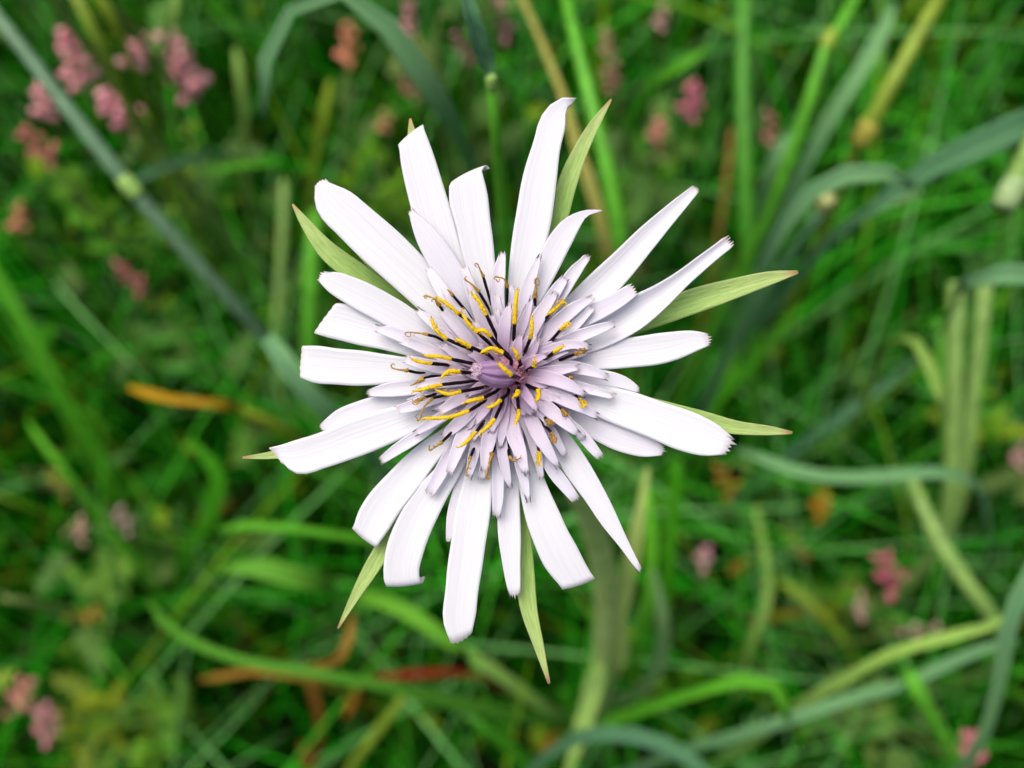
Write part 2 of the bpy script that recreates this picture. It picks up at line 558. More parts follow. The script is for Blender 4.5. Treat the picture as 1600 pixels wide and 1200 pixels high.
WHITE = (0.80, 0.825, 0.875)
def lil(a):
    a *= 0.75
    b = (0.65, 0.55, 0.78)
    return tuple(WHITE[i]*(1-a) + b[i]*a for i in range(3))

# outer ring: (points from the tip inwards: x, y, width), height in mm, lilac, options
OUTER = [
 ([(500,284,24),(511,304,49),(552,345,66),(612,400,68),(675,462,60),(735,535,28),(765,565,14)], 1.4, 0, dict(teeth=2, rnd=5, slant=0)),
 ([(641,209,44),(652,250,53),(672,322,60),(697,400,54),(740,500,32),(768,552,16)], 0.7, 0, dict(roll=(9,150,0), slant=12)),
 ([(643,332,12),(667,370,36),(698,420,44),(735,482,36),(768,545,14)], 2.0, 0.18, dict(teeth=4)),
 ([(726,270,54),(732,310,60),(740,352,55),(752,420,46),(775,510,26),(785,555,14)], 1.1, 0.05, dict(roll=(8,165,13), slant=10)),
 ([(896,159,8),(882,165,24),(866,188,41),(855,225,44),(843,281,53),(834,340,57),(822,400,50),(806,480,30),(797,545,14)], 1.6, 0.05, dict(tip=-1.5, slant=-8, rnd=2, teeth=1)),
 ([(941,329,3),(916,333,11),(896,348,26),(876,375,37),(860,405,38),(845,440,32),(820,500,20),(803,555,12)], 2.0, 0.2, dict(tip=-1, teeth=0)),
 ([(1086,296,14),(1050,331,26),(1010,372,36),(968,418,45),(925,460,48),(870,510,36),(818,560,14)], 1.2, 0.08, dict(cup=0.35, teeth=4)),
 ([(1136,380,18),(1100,408,21),(1068,434,25),(1030,464,38),(990,490,50),(950,515,46),(890,545,30),(830,572,14)], 0.8, 0.12, dict(cup=0.6, teeth=6, tip=1.5)),
 ([(989,453,22),(965,469,27),(935,485,30),(900,502,30),(860,530,22),(822,562,14)], 2.0, 0.3, dict(teeth=4)),
 ([(1106,531,22),(1085,533,33),(1050,541,46),(1010,548,48),(965,553,46),(920,560,38),(870,570,26),(828,578,14)], 0.9, 0.08, dict(teeth=4, rnd=2)),
 ([(997,609,11),(975,598,20),(945,591,25),(900,587,24),(840,583,12)], 0.4, 0.2, dict(teeth=3)),
 ([(1138,697,32),(1112,688,54),(1070,673,63),(1030,658,60),(985,641,58),(940,627,50),(890,612,34),(835,598,14)], 1.5, 0.0, dict(teeth=6.5, rnd=2, slant=-2, wave=0.25)),
 ([(1035,704,18),(1008,697,35),(970,684,42),(930,664,42),(890,640,32),(840,610,14)], 0.2, 0.22, dict(teeth=4, rnd=2)),
 ([(999,890,8),(978,855,15),(955,818,26),(930,775,34),(902,732,40),(875,690,38),(840,640,24),(812,603,12)], 1.0, 0.1, dict(cup=0.35, teeth=3)),
 ([(905,914,50),(882,880,58),(859,835,57),(842,790,50),(828,745,40),(812,690,28),(800,630,14)], 1.3, 0.06, dict(roll=(12,80,0), slant=-10, tip=-1)),
 ([(804,928,19),(800,890,27),(797,850,34),(795,810,36),(796,760,30),(796,700,22),(794,630,12)], 0.5, 0.1, dict(teeth=5)),
 ([(722,1000,36),(718,970,50),(722,920,52),(730,860,54),(739,801,54),(748,750,46),(762,690,32),(778,625,14)], 1.6, 0, dict(teeth=1.5, rnd=4, slant=6, tip=-1)),
 ([(628,915,55),(627,890,55),(634,855,59),(650,815,56),(675,772,48),(702,735,37),(735,680,24),(766,625,12)], 1.1, 0, dict(roll=(12,175,-9), slant=2, tip=-1)),
 ([(569,842,46),(580,820,53),(598,790,56),(630,752,51),(662,715,42),(700,680,27),(752,625,13)], 0.8, 0.03, dict(roll=(9,110,0), slant=-6)),
 ([(430,711,18),(452,716,46),(500,705,55),(550,686,59),(600,668,56),(650,650,44),(710,620,26),(758,602,12)], 1.5, 0, dict(rnd=2, slant=14, teeth=1)),
 ([(502,668,13),(530,655,29),(570,643,38),(620,632,38),(680,615,28),(752,598,12)], 0.6, 0.1, dict(teeth=2)),
 ([(470,565,50),(492,569,57),(530,573,57),(580,576,52),(630,578,40),(690,582,26),(752,588,12)], 1.0, 0, dict(rnd=1, slant=3, teeth=0.8)),
 ([(507,497,52),(530,502,58),(570,514,53),(620,530,42),(680,552,30),(752,580,12)], 0.9, 0, dict(rnd=1, slant=-12, teeth=0.8)),
 ([(502,431,20),(520,440,35),(550,455,43),(590,476,47),(640,505,42),(695,540,26),(756,576,12)], 1.7, 0.08, dict(teeth=3, slant=-2)),
 ([(700,846,8),(706,815,18),(718,770,23),(735,720,22),(768,640,12)], 0.1, 0.3, dict(teeth=1)),
]
for pts, z, l, kw in OUTER:
    strap('petal', pts, z=z, color=lil(l), **kw)

INNER = [
 ([(785,398,13),(779,430,24),(777,460,25),(782,500,20),(790,555,10)], 2.4, .4),
 ([(843,401,6),(833,425,18),(823,455,24),(815,490,24),(800,558,10)], 2.9, .35),
 ([(916,404,12),(900,422,22),(884,445,26),(865,475,24),(815,555,12)], 2.2, .35),
 ([(881,437,16),(868,455,22),(850,485,24),(830,520,22),(808,562,10)], 2.8, .4),
 ([(866,461,13),(848,485,24),(830,515,28),(815,545,22),(800,574,10)], 3.5, .45),
 ([(922,467,11),(900,480,22),(875,500,26),(850,525,24),(814,568,12)], 2.9, .35),
 ([(957,507,13),(930,516,20),(900,527,24),(865,543,24),(820,570,12)], 2.7, .35),
 ([(918,542,13),(895,538,17),(870,543,19),(845,556,21),(815,576,12)], 3.4, .45),
 ([(946,588,13),(925,580,20),(895,574,24),(860,573,25),(815,582,12)], 3.0, .4),
 ([(911,615,11),(893,604,20),(870,594,25),(845,588,26),(820,587,19),(804,588,10)], 4.2, .5),
 ([(931,649,13),(908,636,20),(882,624,25),(855,611,22),(815,594,12)], 3.4, .5),
 ([(900,676,13),(882,660,21),(862,643,26),(840,625,25),(810,600,12)], 3.9, .5),
 ([(936,712,15),(922,695,19),(905,675,20),(875,650,16),(825,608,10)], 2.2, .35),
 ([(870,726,11),(857,705,20),(842,680,26),(828,650,25),(806,608,12)], 3.3, .45),
 ([(898,779,16),(882,758,22),(866,738,23),(850,712,20),(812,630,10)], 1.9, .3),
 ([(820,735,13),(812,705,24),(803,680,28),(797,655,27),(793,612,12)], 3.7, .5),
 ([(796,758,9),(790,735,17),(785,705,20),(783,670,20),(788,615,10)], 2.9, .5),
 ([(776,804,16),(778,775,20),(778,745,22),(779,705,20),(786,630,10)], 1.9, .3),
 ([(825,779,8),(820,755,16),(814,730,20),(806,690,18),(796,620,10)], 2.1, .3),
 ([(757,733,13),(760,705,22),(766,675,27),(773,645,22),(784,606,10)], 3.6, .45),
 ([(703,736,14),(712,710,22),(722,685,27),(738,655,25),(770,608,12)], 3.2, .45),
 ([(672,768,18),(685,745,24),(700,715,22),(725,675,16),(772,615,10)], 1.9, .4),
 ([(733,742,12),(738,720,18),(745,690,20),(757,655,18),(778,612,10)], 2.6, .4),
 ([(598,718,15),(620,702,20),(645,686,23),(680,660,20),(755,608,10)], 1.9, .3),
 ([(652,675,11),(675,660,18),(700,645,20),(730,625,16),(768,603,10)], 2.8, .4),
 ([(578,614,14),(600,610,23),(635,606,28),(680,600,24),(758,590,12)], 2.1, .25),
 ([(624,640,16),(650,632,22),(685,620,22),(730,605,15),(768,596,10)], 2.7, .3),
 ([(592,514,15),(615,520,22),(650,535,25),(690,552,22),(758,578,12)], 2.2, .3),
 ([(632,533,15),(655,541,20),(690,555,22),(735,573,15),(765,581,10)], 2.9, .4),
 ([(636,562,16),(662,569,21),(700,576,22),(745,583,12),(768,586,8)], 3.2, .45),
 ([(698,456,13),(710,475,22),(728,505,25),(750,535,20),(778,568,10)], 2.9, .35),
 ([(671,422,14),(685,445,22),(705,475,25),(735,515,20),(770,560,10)], 2.2, .2),
 ([(726,421,13),(735,450,22),(750,485,26),(768,525,22),(787,566,10)], 2.4, .3),
 ([(736,455,11),(745,480,20),(757,505,24),(772,540,18),(788,570,8)], 3.2, .45),
 ([(690,485,14),(705,500,20),(725,522,22),(755,553,14),(775,572,8)], 3.3, .4),
 ([(796,477,8),(790,500,20),(787,525,23),(788,555,16),(791,576,8)], 3.9, .5),
 ([(655,487,13),(675,502,20),(700,522,24),(735,550,16),(768,574,8)], 2.8, .3),
 ([(690,641,14),(710,628,20),(735,615,20),(762,602,12),(776,597,8)], 3.6, .5),
 ([(694,681,14),(712,665,22),(735,643,24),(762,615,14),(778,603,8)], 3.3, .4),
 ([(655,600,14),(685,598,20),(720,595,20),(755,591,12),(772,589,8)], 3.3, .45),
 ([(830,470,8),(820,500,16),(808,530,18),(798,565,10)], 3.4, .5),
 ([(745,660,8),(757,640,18),(772,615,16),(784,600,9)], 4.2, .6),
 ([(838,640,8),(826,622,16),(812,604,16),(802,595,9)], 4.6, .6),
 ([(850,556,8),(835,562,16),(818,572,16),(804,582,9)], 4.2, .6),
]
for pts, z, l in INNER:
    pts = [(x, y, wq*0.87) for x, y, wq in pts]
    strap('petal', pts, z=z, color=lil(l + random.uniform(-.05, .08)), teeth=4.2, rnd=0.5, wave=random.uniform(-.15,.2), cup=0.22 + random.random()*0.15, tip=random.uniform(-.5, .3), base=0.2, rows=18)

for k in range(60):
    an = k*2.39996 + random.uniform(-.15, .15)
    r1 = random.uniform(95, 165) if k % 2 else random.uniform(60, 115)
    bend = random.uniform(-.10, .10)
    pts = []
    for q, wv in ((1, random.uniform(6, 11)), (.82, 15), (.6, 18), (.4, 15), (.15, 8)):
        a2 = an + bend*q*q
        pts.append((CX + 6 + math.cos(a2)*r1*q, CY + math.sin(a2)*r1*q, wv))
    strap('petal', pts, z=random.uniform(1.7, 2.3) if k % 2 else random.uniform(2.5, 3.1), color=lil(random.uniform(.25, .5)), teeth=4.0, rnd=0.5,
          cup=random.uniform(.2, .5), tip=random.uniform(-.4, .5), base=0.2, rows=16, wave=random.uniform(-.2, .2))

BRACTS = [
 ([(457,319,3),(478,350,17),(512,392,30),(555,425,35),(610,462,30),(700,525,20)], -1.2),
 ([(535,360,6),(562,392,14),(590,420,20),(640,465,22),(720,540,18)], -2.4),
 ([(641,185,3),(643,205,12),(655,260,26),(690,380,34),(755,520,22)], -1.0),
 ([(955,155,3),(930,193,16),(905,240,25),(887,285,30),(872,340,31),(850,410,28),(812,520,20)], -0.8),
 ([(1247,425,5),(1205,434,21),(1150,450,32),(1085,470,39),(1010,497,38),(930,530,30),(840,574,18)], -1.0),
 ([(1238,676,4),(1205,673,14),(1150,668,22),(1090,655,30),(1000,635,34),(850,602,20)], -1.0),
 ([(858,1068,4),(842,1010,16),(826,950,27),(820,890,29),(815,820,28),(808,740,26),(797,640,18)], -1.2),
 ([(528,982,3),(553,935,14),(582,885,25),(612,835,26),(650,770,22),(745,645,18)], -1.6),
 ([(379,715,3),(425,711,13),(480,698,22),(560,670,28),(730,610,18)], -1.0),
]
for pts, z in BRACTS:
    strap('bract', pts, z=z, base=-5.0, teeth=0, rnd=0, cup=0.0, keel=0.22, mat=M_BRACT, uv_len=True, color=(1, 1, 1))

# stamens: dark anther tubes, each with its yellow style
def tube_obj(name, pts, rpx, mat, parent, sides=9, bump=0.0, m=14, taper=None):
    q = hermite(np.asarray(pts, float), m)
    c = ph(q[:, 0], q[:, 1], q[:, 2])
    r = np.full(m, rpx*PX)
    if taper is not None:
        r = r*np.interp(np.linspace(0, 1, m), np.linspace(0, 1, len(taper)), taper)
    return tube_geo(c, r, sides, bump)

def stamen(p0, p1, p2, p3, z0=3.2, z1=4.6, old=0, fat=1.0):
    """dark tube from p0 (sunk among the petals) to p1, its yellow style on to p3; old: 1 thin hook, 2 crumbled tangle, 3 dry stub"""
    p0, p1, p2, p3 = (np.array(q, float) for q in (p0, p1, p2, p3))
    b = p0 + (np.array((CX+6, CY)) - p0) * min(0.5, 14/np.hypot(*(np.array((CX+6, CY)) - p0)))
    a = [(*b, z0-1.6), (*p0, z0), (*((p0+p1)/2), (z0+z1)/2 + .1), (*p1, z1)]
    v, f, uv = tube_obj('anther_tube', a, 2.3 if old else 2.75, M_TUBE, FL, m=12, bump=0.07, taper=[0.7, .9, 1, 1, 1.05, 0.9])
    t = link('anther_tube', v, f, M_TUBE, FL, FO, uv=uv)
    d = p3 - p2
    d /= np.hypot(*d) + 1e-6
    nrm = np.array((-d[1], d[0]))
    geo = []
    def thread(start, r, n, rad, sg, zz, lift=.1, spin=.8, wob=1.0):
        q = [(*start, zz)]
        for k in range(1, n):
            an = k*spin
            rr = rad*(1 - 0.07*k)*random.uniform(1-.3*wob, 1+.3*wob)
            q.append((start[0] + d[0]*rr*math.sin(an)*1.4 + sg*nrm[0]*rr*(1-math.cos(an)),
                      start[1] + d[1]*rr*math.sin(an)*1.4 + sg*nrm[1]*rr*(1-math.cos(an)), zz + lift*k))
        return tube_obj('', q, r, None, None, sides=6, bump=0.25, m=n*4, taper=[1.4, 1, .8, .5])
    def crumbs(pa, pb, n, spread, size):
        for k in range(n):
            c = pa + (pb-pa)*random.random() + np.array((random.uniform(-1, 1), random.uniform(-1, 1)))*spread
            zz = z1 + random.uniform(.1, .6)
            e = size*random.uniform(.6, 1.3)
            geo.append(tube_obj('', [(c[0]-e*.7, c[1], zz-.03), (c[0], c[1]+e*.4, zz+.03), (c[0]+e*.7, c[1], zz)], e, None, None, sides=5, m=3, taper=[.4, 1, .4]))
    mat = M_POLLEN
    if old == 1:
        mat = M_OLDSTYLE
        q = [(*p1, z1), (*((p1*2+p2)/3), z1+.2), (*p2, z1+.5), (*p3, z1+.6)]
        geo.append(tube_obj('', q, 1.15*fat, None, None, sides=7, bump=0.3, m=14, taper=[2.6, 1.4, 1, .9]))
        geo.append(thread(p3, 1.0*fat, random.choice((4, 6, 7)), random.uniform(2.5, 5), random.choice((-1, 1)), z1+.6, lift=random.uniform(-.1, .15), spin=random.uniform(.6, 1.0)))
        if random.random() < .5:
            geo.append(thread(p2, .7*fat, 5, random.uniform(2.5, 5), random.choice((-1, 1)), z1+.5, spin=.6))
    elif old == 2:
        mat = M_OLDSTYLE if random.random() < .5 else M_POLLEN
        geo.append(tube_obj('', [(*p1, z1), (*p2, z1+.4), (*p3, z1+.3)], 2.0*fat, None, None, sides=7, bump=0.4, m=12, taper=[1.3, 1, .7]))
        for k in range(3):
            geo.append(thread(p2 + (p3-p2)*random.random(), .9, 5, random.uniform(2.5, 4.5), random.choice((-1, 1)), z1+.4, spin=random.uniform(.7, 1.3)))
        crumbs(p1, p3, 26, 4.0, 1.25)
    elif old == 3:
        mat = M_OLDSTYLE
        geo.append(tube_obj('', [(*p1, z1), (*p2, z1+.1), (*p3, z1-.2)], 1.6*fat, None, None, sides=7, bump=0.35, m=10, taper=[1.8, 1, .4]))
    else:
        q = [(*p1, z1), (*p2, z1+.4), (*p3, z1+.5)]
        geo.append(tube_obj('', q, 3.1*fat, None, None, sides=10, bump=0.24, m=24, taper=[1.15, 1, 1, .95, .9, .6]))
        geo.append(thread(p3, 1.1, 4, random.uniform(3, 6), random.choice((-1, 1)), z1+.5, spin=random.uniform(.3, .7)))
        if random.random() < .4:
            geo.append(thread(p3, .8, 4, random.uniform(2.5, 4), random.choice((-1, 1)), z1+.5, spin=random.uniform(.4, .9)))
        crumbs(p1, p3, 34, 3.4, 1.0)
    v, f, uv = merge(geo)
    link('style', v, f, mat, t, FO, uv=uv)

S = [
 ((775,524),(760,492),(748,470),(738,459)), ((732,501),(717,491),(703,478),(683,465)), ((766,538),(746,519),(732,506),(722,489)),
 ((798,562),(766,525),(757,517),(746,516)), ((737,547),(698,530),(681,515),(674,497)), ((764,555),(735,542),(722,534),(712,530)),
 ((799,563),(786,551),(768,544),(753,550)), ((742,569),(705,561),(685,557),(665,556)), ((696,570),(674,568),(655,565),(644,561)),
 ((738,583),(718,581),(700,581),(691,588)), ((735,596),(690,601),(670,606),(649,611)), ((755,605),(720,612),(702,616),(684,611)),
 ((776,611),(755,622),(741,625),(728,628)), ((760,625),(733,642),(706,651),(662,654)), ((793,616),(782,625),(773,633),(762,637)),
 ((783,634),(773,655),(762,667),(751,676)), ((754,662),(744,675),(733,687),(720,697)), ((808,621),(811,641),(810,650),(806,660)),
 ((831,605),(841,609),(842,618),(839,626)), ((813,569),(811,560),(807,552),(803,546)), ((826,577),(834,572),(836,566),(835,562)),
 ((803,526),(804,506),(805,480),(808,453)), ((820,550),(829,528),(831,514),(831,497)), ((857,557),(866,550),(872,546),(878,542)),
]
for i, (a, b, c, d) in enumerate(S):
    r = math.hypot((a[0]+b[0])/2-CX, (a[1]+b[1])/2-CY)
    stamen(a, b, c, d, z0=3.0, z1=5.2 if r < 60 else 4.5, fat=0.92 if i % 3 else 1.05)
# short ones pointing straight up at the lens beside the heart
stamen((811,602),(810,612),(807,617),(804,619), 3.6, 5.4, fat=1.25)
stamen((806,589),(799,586),(790,578),(779,568), 5.6, 7.6, fat=1.05)
OLD = [
 ((701,616),(676,622),(662,637),(658,652)),
 ((792,477),(793,448),(788,436),(779,433)), ((764,463),(755,432),(750,421),(747,414)), ((730,488),(708,462),(703,456),(699,452)),
 ((762,479),(748,456),(738,445),(728,438)), ((847,507),(858,490),(868,482),(881,471)), ((861,533),(876,515),(880,510),(887,504)),
 ((874,563),(899,553),(906,551),(913,550)), ((876,588),(890,590),(894,590),(898,590)), ((846,660),(862,676),(865,684),(864,690)),
 ((716,666),(690,691),(682,697),(675,702)), ((741,700),(735,714),(732,726),(729,737)), ((774,696),(769,708),(764,726),(760,743)),
 ((794,700),(796,714),(803,720),(812,716)), ((840,694),(842,706),(843,716),(842,726)), ((870,634),(878,641),(882,644),(885,647)),
 ((900,618),(907,625),(910,629),(912,632)), ((836,478),(836,464),(838,452),(836,442)), ((680,526),(668,523),(652,520),(638,519)),
 ((696,490),(686,477),(680,468),(666,462)), ((650,582),(637,579),(626,578),(616,576)), ((676,588),(662,591),(652,597),(641,603)),
 ((682,615),(664,621),(656,624),(648,626)), ((850,650),(854,657),(858,660),(862,663)),
]
KIND = [1, 1, 1, 3, 1, 2, 2, 2, 3, 2, 1, 1, 1, 1, 2, 2, 2, 1, 1, 1, 1, 3, 2, 2]
for (a, b, c, d), k in zip(OLD, KIND):
    stamen(a, b, c, d, z0=2.2, z1=3.7, old=k, fat=0.9 + 0.4*random.random())

# pollen spilt over the petals round the heart
geo = []
for k in range(130):
    a = random.random()*2*math.pi; rr = 30 + 120*random.random()
    x, y = CX + rr*math.cos(a), CY + rr*math.sin(a)
    zz = random.uniform(2.4, 3.6); e = random.uniform(.5, .95)
    geo.append(tube_obj('', [(x-e, y, zz), (x, y+e*.4, zz+.03), (x+e, y, zz)], e, None, None, sides=5, m=3, taper=[.4, 1, .4]))
v, f, uv = merge(geo)
link('pollen', v, f, M_POLLEN, FL, FO, uv=uv)['kind'] = 'stuff'

# closed florets still wrapped together at the heart
def bud():
    a0, a1 = np.array((806, 588, 2.6)), np.array((745, 577, 7.2))
    m, n = 26, 56
    s = np.linspace(0, 1, m)
    R = np.interp(s, [0, .12, .35, .65, .85, .96, 1], [7, 13, 20, 19.5, 14.5, 10, 7])
    ax = a0 + (a1-a0)*s[:, None]
    ax[:, 1] += 2.5*np.sin(s*3)
    c = ph(ax[:, 0], ax[:, 1], ax[:, 2])
    t = norm(np.gradient(c, axis=0)); up = np.array((0.1, 0.2, 1.0))
    e1 = norm(np.cross(t, up)); e2 = np.cross(t, e1)
    th = np.linspace(0, 2*np.pi, n, endpoint=False)
    tw = th[None] + s[:, None]*0.5
    lob = 1 - 0.32*np.abs(np.sin(tw*3.5))**8 - 0.07*np.abs(np.sin(tw*7+1))**4
    g = c[:, None] + ((np.cos(th)[None, :, None]*e1[:, None] + np.sin(th)[None, :, None]*e2[:, None])*(R[:, None]*PX*lob)[..., None])
    v = g.reshape(-1, 3)
    f = [(i*n+j, i*n+(j+1) % n, (i+1)*n+(j+1) % n, (i+1)*n+j) for i in range(m-1) for j in range(n)]
    f += [tuple(range(n))[::-1], tuple((m-1)*n+j for j in range(n))]
    uv = np.stack([np.repeat(0.02+s*0.16, n), np.tile(th/np.pi*2, m)], -1)
    o = link('bud', v, f, M_BUD, FL, FO, uv=uv, color=(0.50, 0.35, 0.62))
    geo = []
    for k in range(110):
        a = random.random()*2*math.pi; rr = 10.5*math.sqrt(random.random())
        i = m-1
        p = c[i] + (e1[i]*math.cos(a) + e2[i]*math.sin(a))*rr*PX - t[i]*PX*2.5*(rr/10.5)**2
        q = p + t[i]*PX*random.uniform(1.5, 4.5) + (e1[i]*random.uniform(-1, 1) + e2[i]*random.uniform(-1, 1))*PX*1.2
        geo.append(tube_geo(np.stack([p, (p+q)/2, q]), np.array([.7, .7, 1.3])*PX, 6))
    v, f, uv = merge(geo)
    link('bud_tip', v, f, M_FUZZ, o, FO, uv=uv)
bud()

geo = []
for k in range(46):
    a = random.random()*2*math.pi; rr = random.uniform(4, 26)
    x, y = CX+14+rr*math.cos(a), CY+rr*math.sin(a)*0.8
    geo.append(tube_obj('', [(x, y, 0), (x+random.uniform(-3, 3), y+random.uniform(-3, 3), 2.6), (x+random.uniform(-7, 7), y+random.uniform(-7, 7), random.uniform(3.4, 4.6))],
                        1.1, None, None, sides=6, m=6, taper=[1, 1, .5]))
v, f, uv = merge(geo)
link('pappus', v, f, M_PAPPUS, FL, FO, uv=uv)

rc = np.stack([ph(CX+8, CY, h) for h in (-1.0, 0.2, 1.2, 1.9, 2.2)])
v, f, uv = tube_geo(rc, np.array([52, 50, 42, 26, 4])*PX, 24, 0.03)
link('receptacle', v, f, M_PAPPUS, FL, FO, uv=uv)

# green cup under the petals, then the stalk down to the soil with its clasping leaves
cen = lambda h: ph(CX+6, CY+2, h)
cup_c = np.stack([cen(h) for h in (0.5, -1, -4, -8, -12, -15)])
v, f, uv = tube_geo(cup_c, np.array([2.6, 4.2, 5.6, 5.2, 3.8, 2.4])/1000, 20, 0.02)
link('involucre', v, f, M_STEM, FL, FO, uv=uv, color=(0.17, 0.30, 0.06))
stalk_pts = np.array([cen(-14), cen(-30), P(900, 755, 0.185), P(945, 900, 0.235), P(945, 1010, 0.28), P(930, 1110, 0.37), (FO[0], FO[1], -0.01)])
sc = hermite(stalk_pts, 40)
v, f, uv = tube_geo(sc, np.interp(np.linspace(0, 1, 40), [0, .1, .4, 1], [2.4, 2.0, 3.2, 4.0])/1000, 12, 0.01)
link('stalk', v, f, M_STEM, FL, FO, uv=uv, color=(0.36, 0.50, 0.16))

def ribbon(pts, twist=0.0, cup=0.25, rows=46, cols=7, thick=0.00022, ground=False):
    """leaf blade through (x, y, distance, width in pixels) points; the ground end keeps going down into the soil"""
    p = np.asarray(pts, float)
    c = P(p[:, 0], p[:, 1], p[:, 2])
    wd = p[:, 3]*p[:, 2]/F*0.68
    if ground:
        last = c[-1]
        dirn = norm((c[-1]-c[-2]) * np.array((1, 1, .3)))
        k = min(0.05, last[2]*0.3)
        mid = last + np.array((dirn[0]*k*0.6, dirn[1]*k*0.6, -last[2]*0.5))
        end = last + np.array((dirn[0]*k*0.8, dirn[1]*k*0.8, -last[2] - 0.004))
        c = np.concatenate([c, [mid, end]])
        wd = np.concatenate([wd, [wd[-1]*0.8, wd[-1]*0.6]])
    q = hermite(np.concatenate([c, wd[:, None]], 1), rows)
    c, wd = q[:, :3], np.maximum(q[:, 3], 0.0001)
    ss = np.linspace(0, 1, rows)
    wd = wd*(1 + 0.07*np.sin(ss*random.uniform(14, 30) + random.random()*6) + 0.05*np.sin(ss*random.uniform(40, 70)))
    t = norm(np.gradient(c, axis=0))
    view = norm(CP - c)
    sd = norm(np.cross(t, view)); nn = np.cross(sd, t)
    tw = twist if np.ndim(twist) == 0 else np.interp(np.linspace(0, 1, rows), np.linspace(0, 1, len(twist)), twist)
    tw = np.broadcast_to(tw, (rows,))
    s2 = sd*np.cos(tw)[:, None] + nn*np.sin(tw)[:, None]
    n2 = np.cross(s2, t)
    v = np.linspace(-1, 1, cols)
    g = c[:, None] + s2[:, None]*(v[None, :, None]*wd[:, None, None]/2) + n2[:, None]*((cup*np.abs(v) - 0.10*np.exp(-(v/.16)**2))[None, :, None]*wd[:, None, None]/2)
    g = g[:, ::-1]
    verts, faces = grid_shell(g, thick)
    uv = np.stack(np.meshgrid(np.linspace(0, 1, rows), np.linspace(0, 1, cols), indexing='ij'), -1).reshape(-1, 2)
    return verts, faces, np.concatenate([uv, uv]), c[-1]

def sub_leaf(name, parent, origin, pts, color, **kw):
    v, f, uv, e = ribbon(pts, **kw)
    return link(name, v, f, M_LEAF, parent, origin, uv=uv, color=color)

PALE = (0.46, 0.62, 0.20)
sub_leaf('stem_leaf', FL, FO, [(1012, 730, .226, 8), (1000, 800, .228, 24), (986, 870, .234, 36), (967, 950, .25, 40), (945, 1010, .280, 28)], PALE, twist=0.2, cup=.4)
sub_leaf('stem_leaf', FL, FO, [(951, 905, .238, 8), (964, 945, .248, 26), (972, 1000, .268, 32), (958, 1050, .298, 32), (938, 1066, .325, 24)], PALE, twist=-0.2, cup=.4)
sub_leaf('stem_leaf', FL, FO, [(1020, 890, .27, 10), (1034, 960, .275, 28), (1030, 1030, .29, 34), (990, 1085, .32, 30), (933, 1095, .352, 20)], (0.20, 0.38, 0.15), twist=0.2)
sub_leaf('stem_leaf', FL, FO, [(885, 1210, .29, 10), (908, 1145, .29, 36), (930, 1065, .287, 40), (945, 1012, .281, 26)], (0.30, 0.50, 0.14), twist=0.1, cup=.4)

# ------------------------------------------------------------------ grass blades and stems that can be told apart
G0 = (0.050, 0.270, 0.008)      # plain green
GB = (0.165, 0.370, 0.180)      # blue-green
GBD = (0.090, 0.240, 0.130)     # darker blue-green
GL = (0.120, 0.460, 0.028)      # light green
GY = (0.260, 0.390, 0.035)      # yellow-green
GP = (0.270, 0.470, 0.110)      # pale
OR = (0.560, 0.330, 0.020)      # dry orange
BR = (0.180, 0.075, 0.018)      # dry brown
RD = (0.230, 0.028, 0.012)      # red

def blade(label, color, pts, group=None, name='grass_plant', cat='grass plant', ground=True, **kw):
    v, f, uv, e = ribbon(pts, ground=ground, **kw)
    return tag(link(name, v, f, M_LEAF, None, e, uv=uv, color=color), label, cat, group)

def stem(label, color, pts, nodes=(), leaf=None, leaf_color=None, group=None, node_color=GY):
    """grass stem: culm, swollen nodes and, if given, its leaf blade"""
    p = np.asarray(pts, float)
    c = P(p[:, 0], p[:, 1], p[:, 2])
    wd = p[:, 3]*p[:, 2]/F/2
    last = c[-1]
    dirn = norm((c[-1]-c[-2])*np.array((1, 1, .3)))
    k = min(0.05, last[2]*0.3)
    end = last + np.array((dirn[0]*k, dirn[1]*k, -last[2]-0.004))
    cc = np.concatenate([c, [(last+end)/2 + np.array((dirn[0]*k*.15, dirn[1]*k*.15, 0)), end]])
    ww = np.concatenate([wd, [wd[-1], wd[-1]]])
    q = hermite(np.concatenate([cc, ww[:, None]], 1), 30)
    t = thing('grass_plant', label, 'grass plant', end, group)
    v, f, uv = tube_geo(q[:, :3], q[:, 3], 9, 0.02)
    link('culm', v, f, M_STEM, t, end, uv=uv, color=tuple(k*0.8 for k in color))
    for i in nodes:
        x = c[i]
        dd = norm(c[min(i+1, len(c)-1)] - c[max(i-1, 0)])
        s = np.linspace(-1, 1, 9)
        v, f, uv = tube_geo(x + dd*(s*wd[i]*1.5)[:, None], wd[i]*(1.04 + 0.18*(1-s**2)), 10, 0.03)
        link('node', v, f, M_STEM, t, end, uv=uv, color=node_color)
    for lf in (leaf or []):
        v, f, uv, e = ribbon(lf[0], **lf[1])
        link('leaf_blade', v, f, M_LEAF, t, end, uv=uv, color=leaf_color or color)
    return t

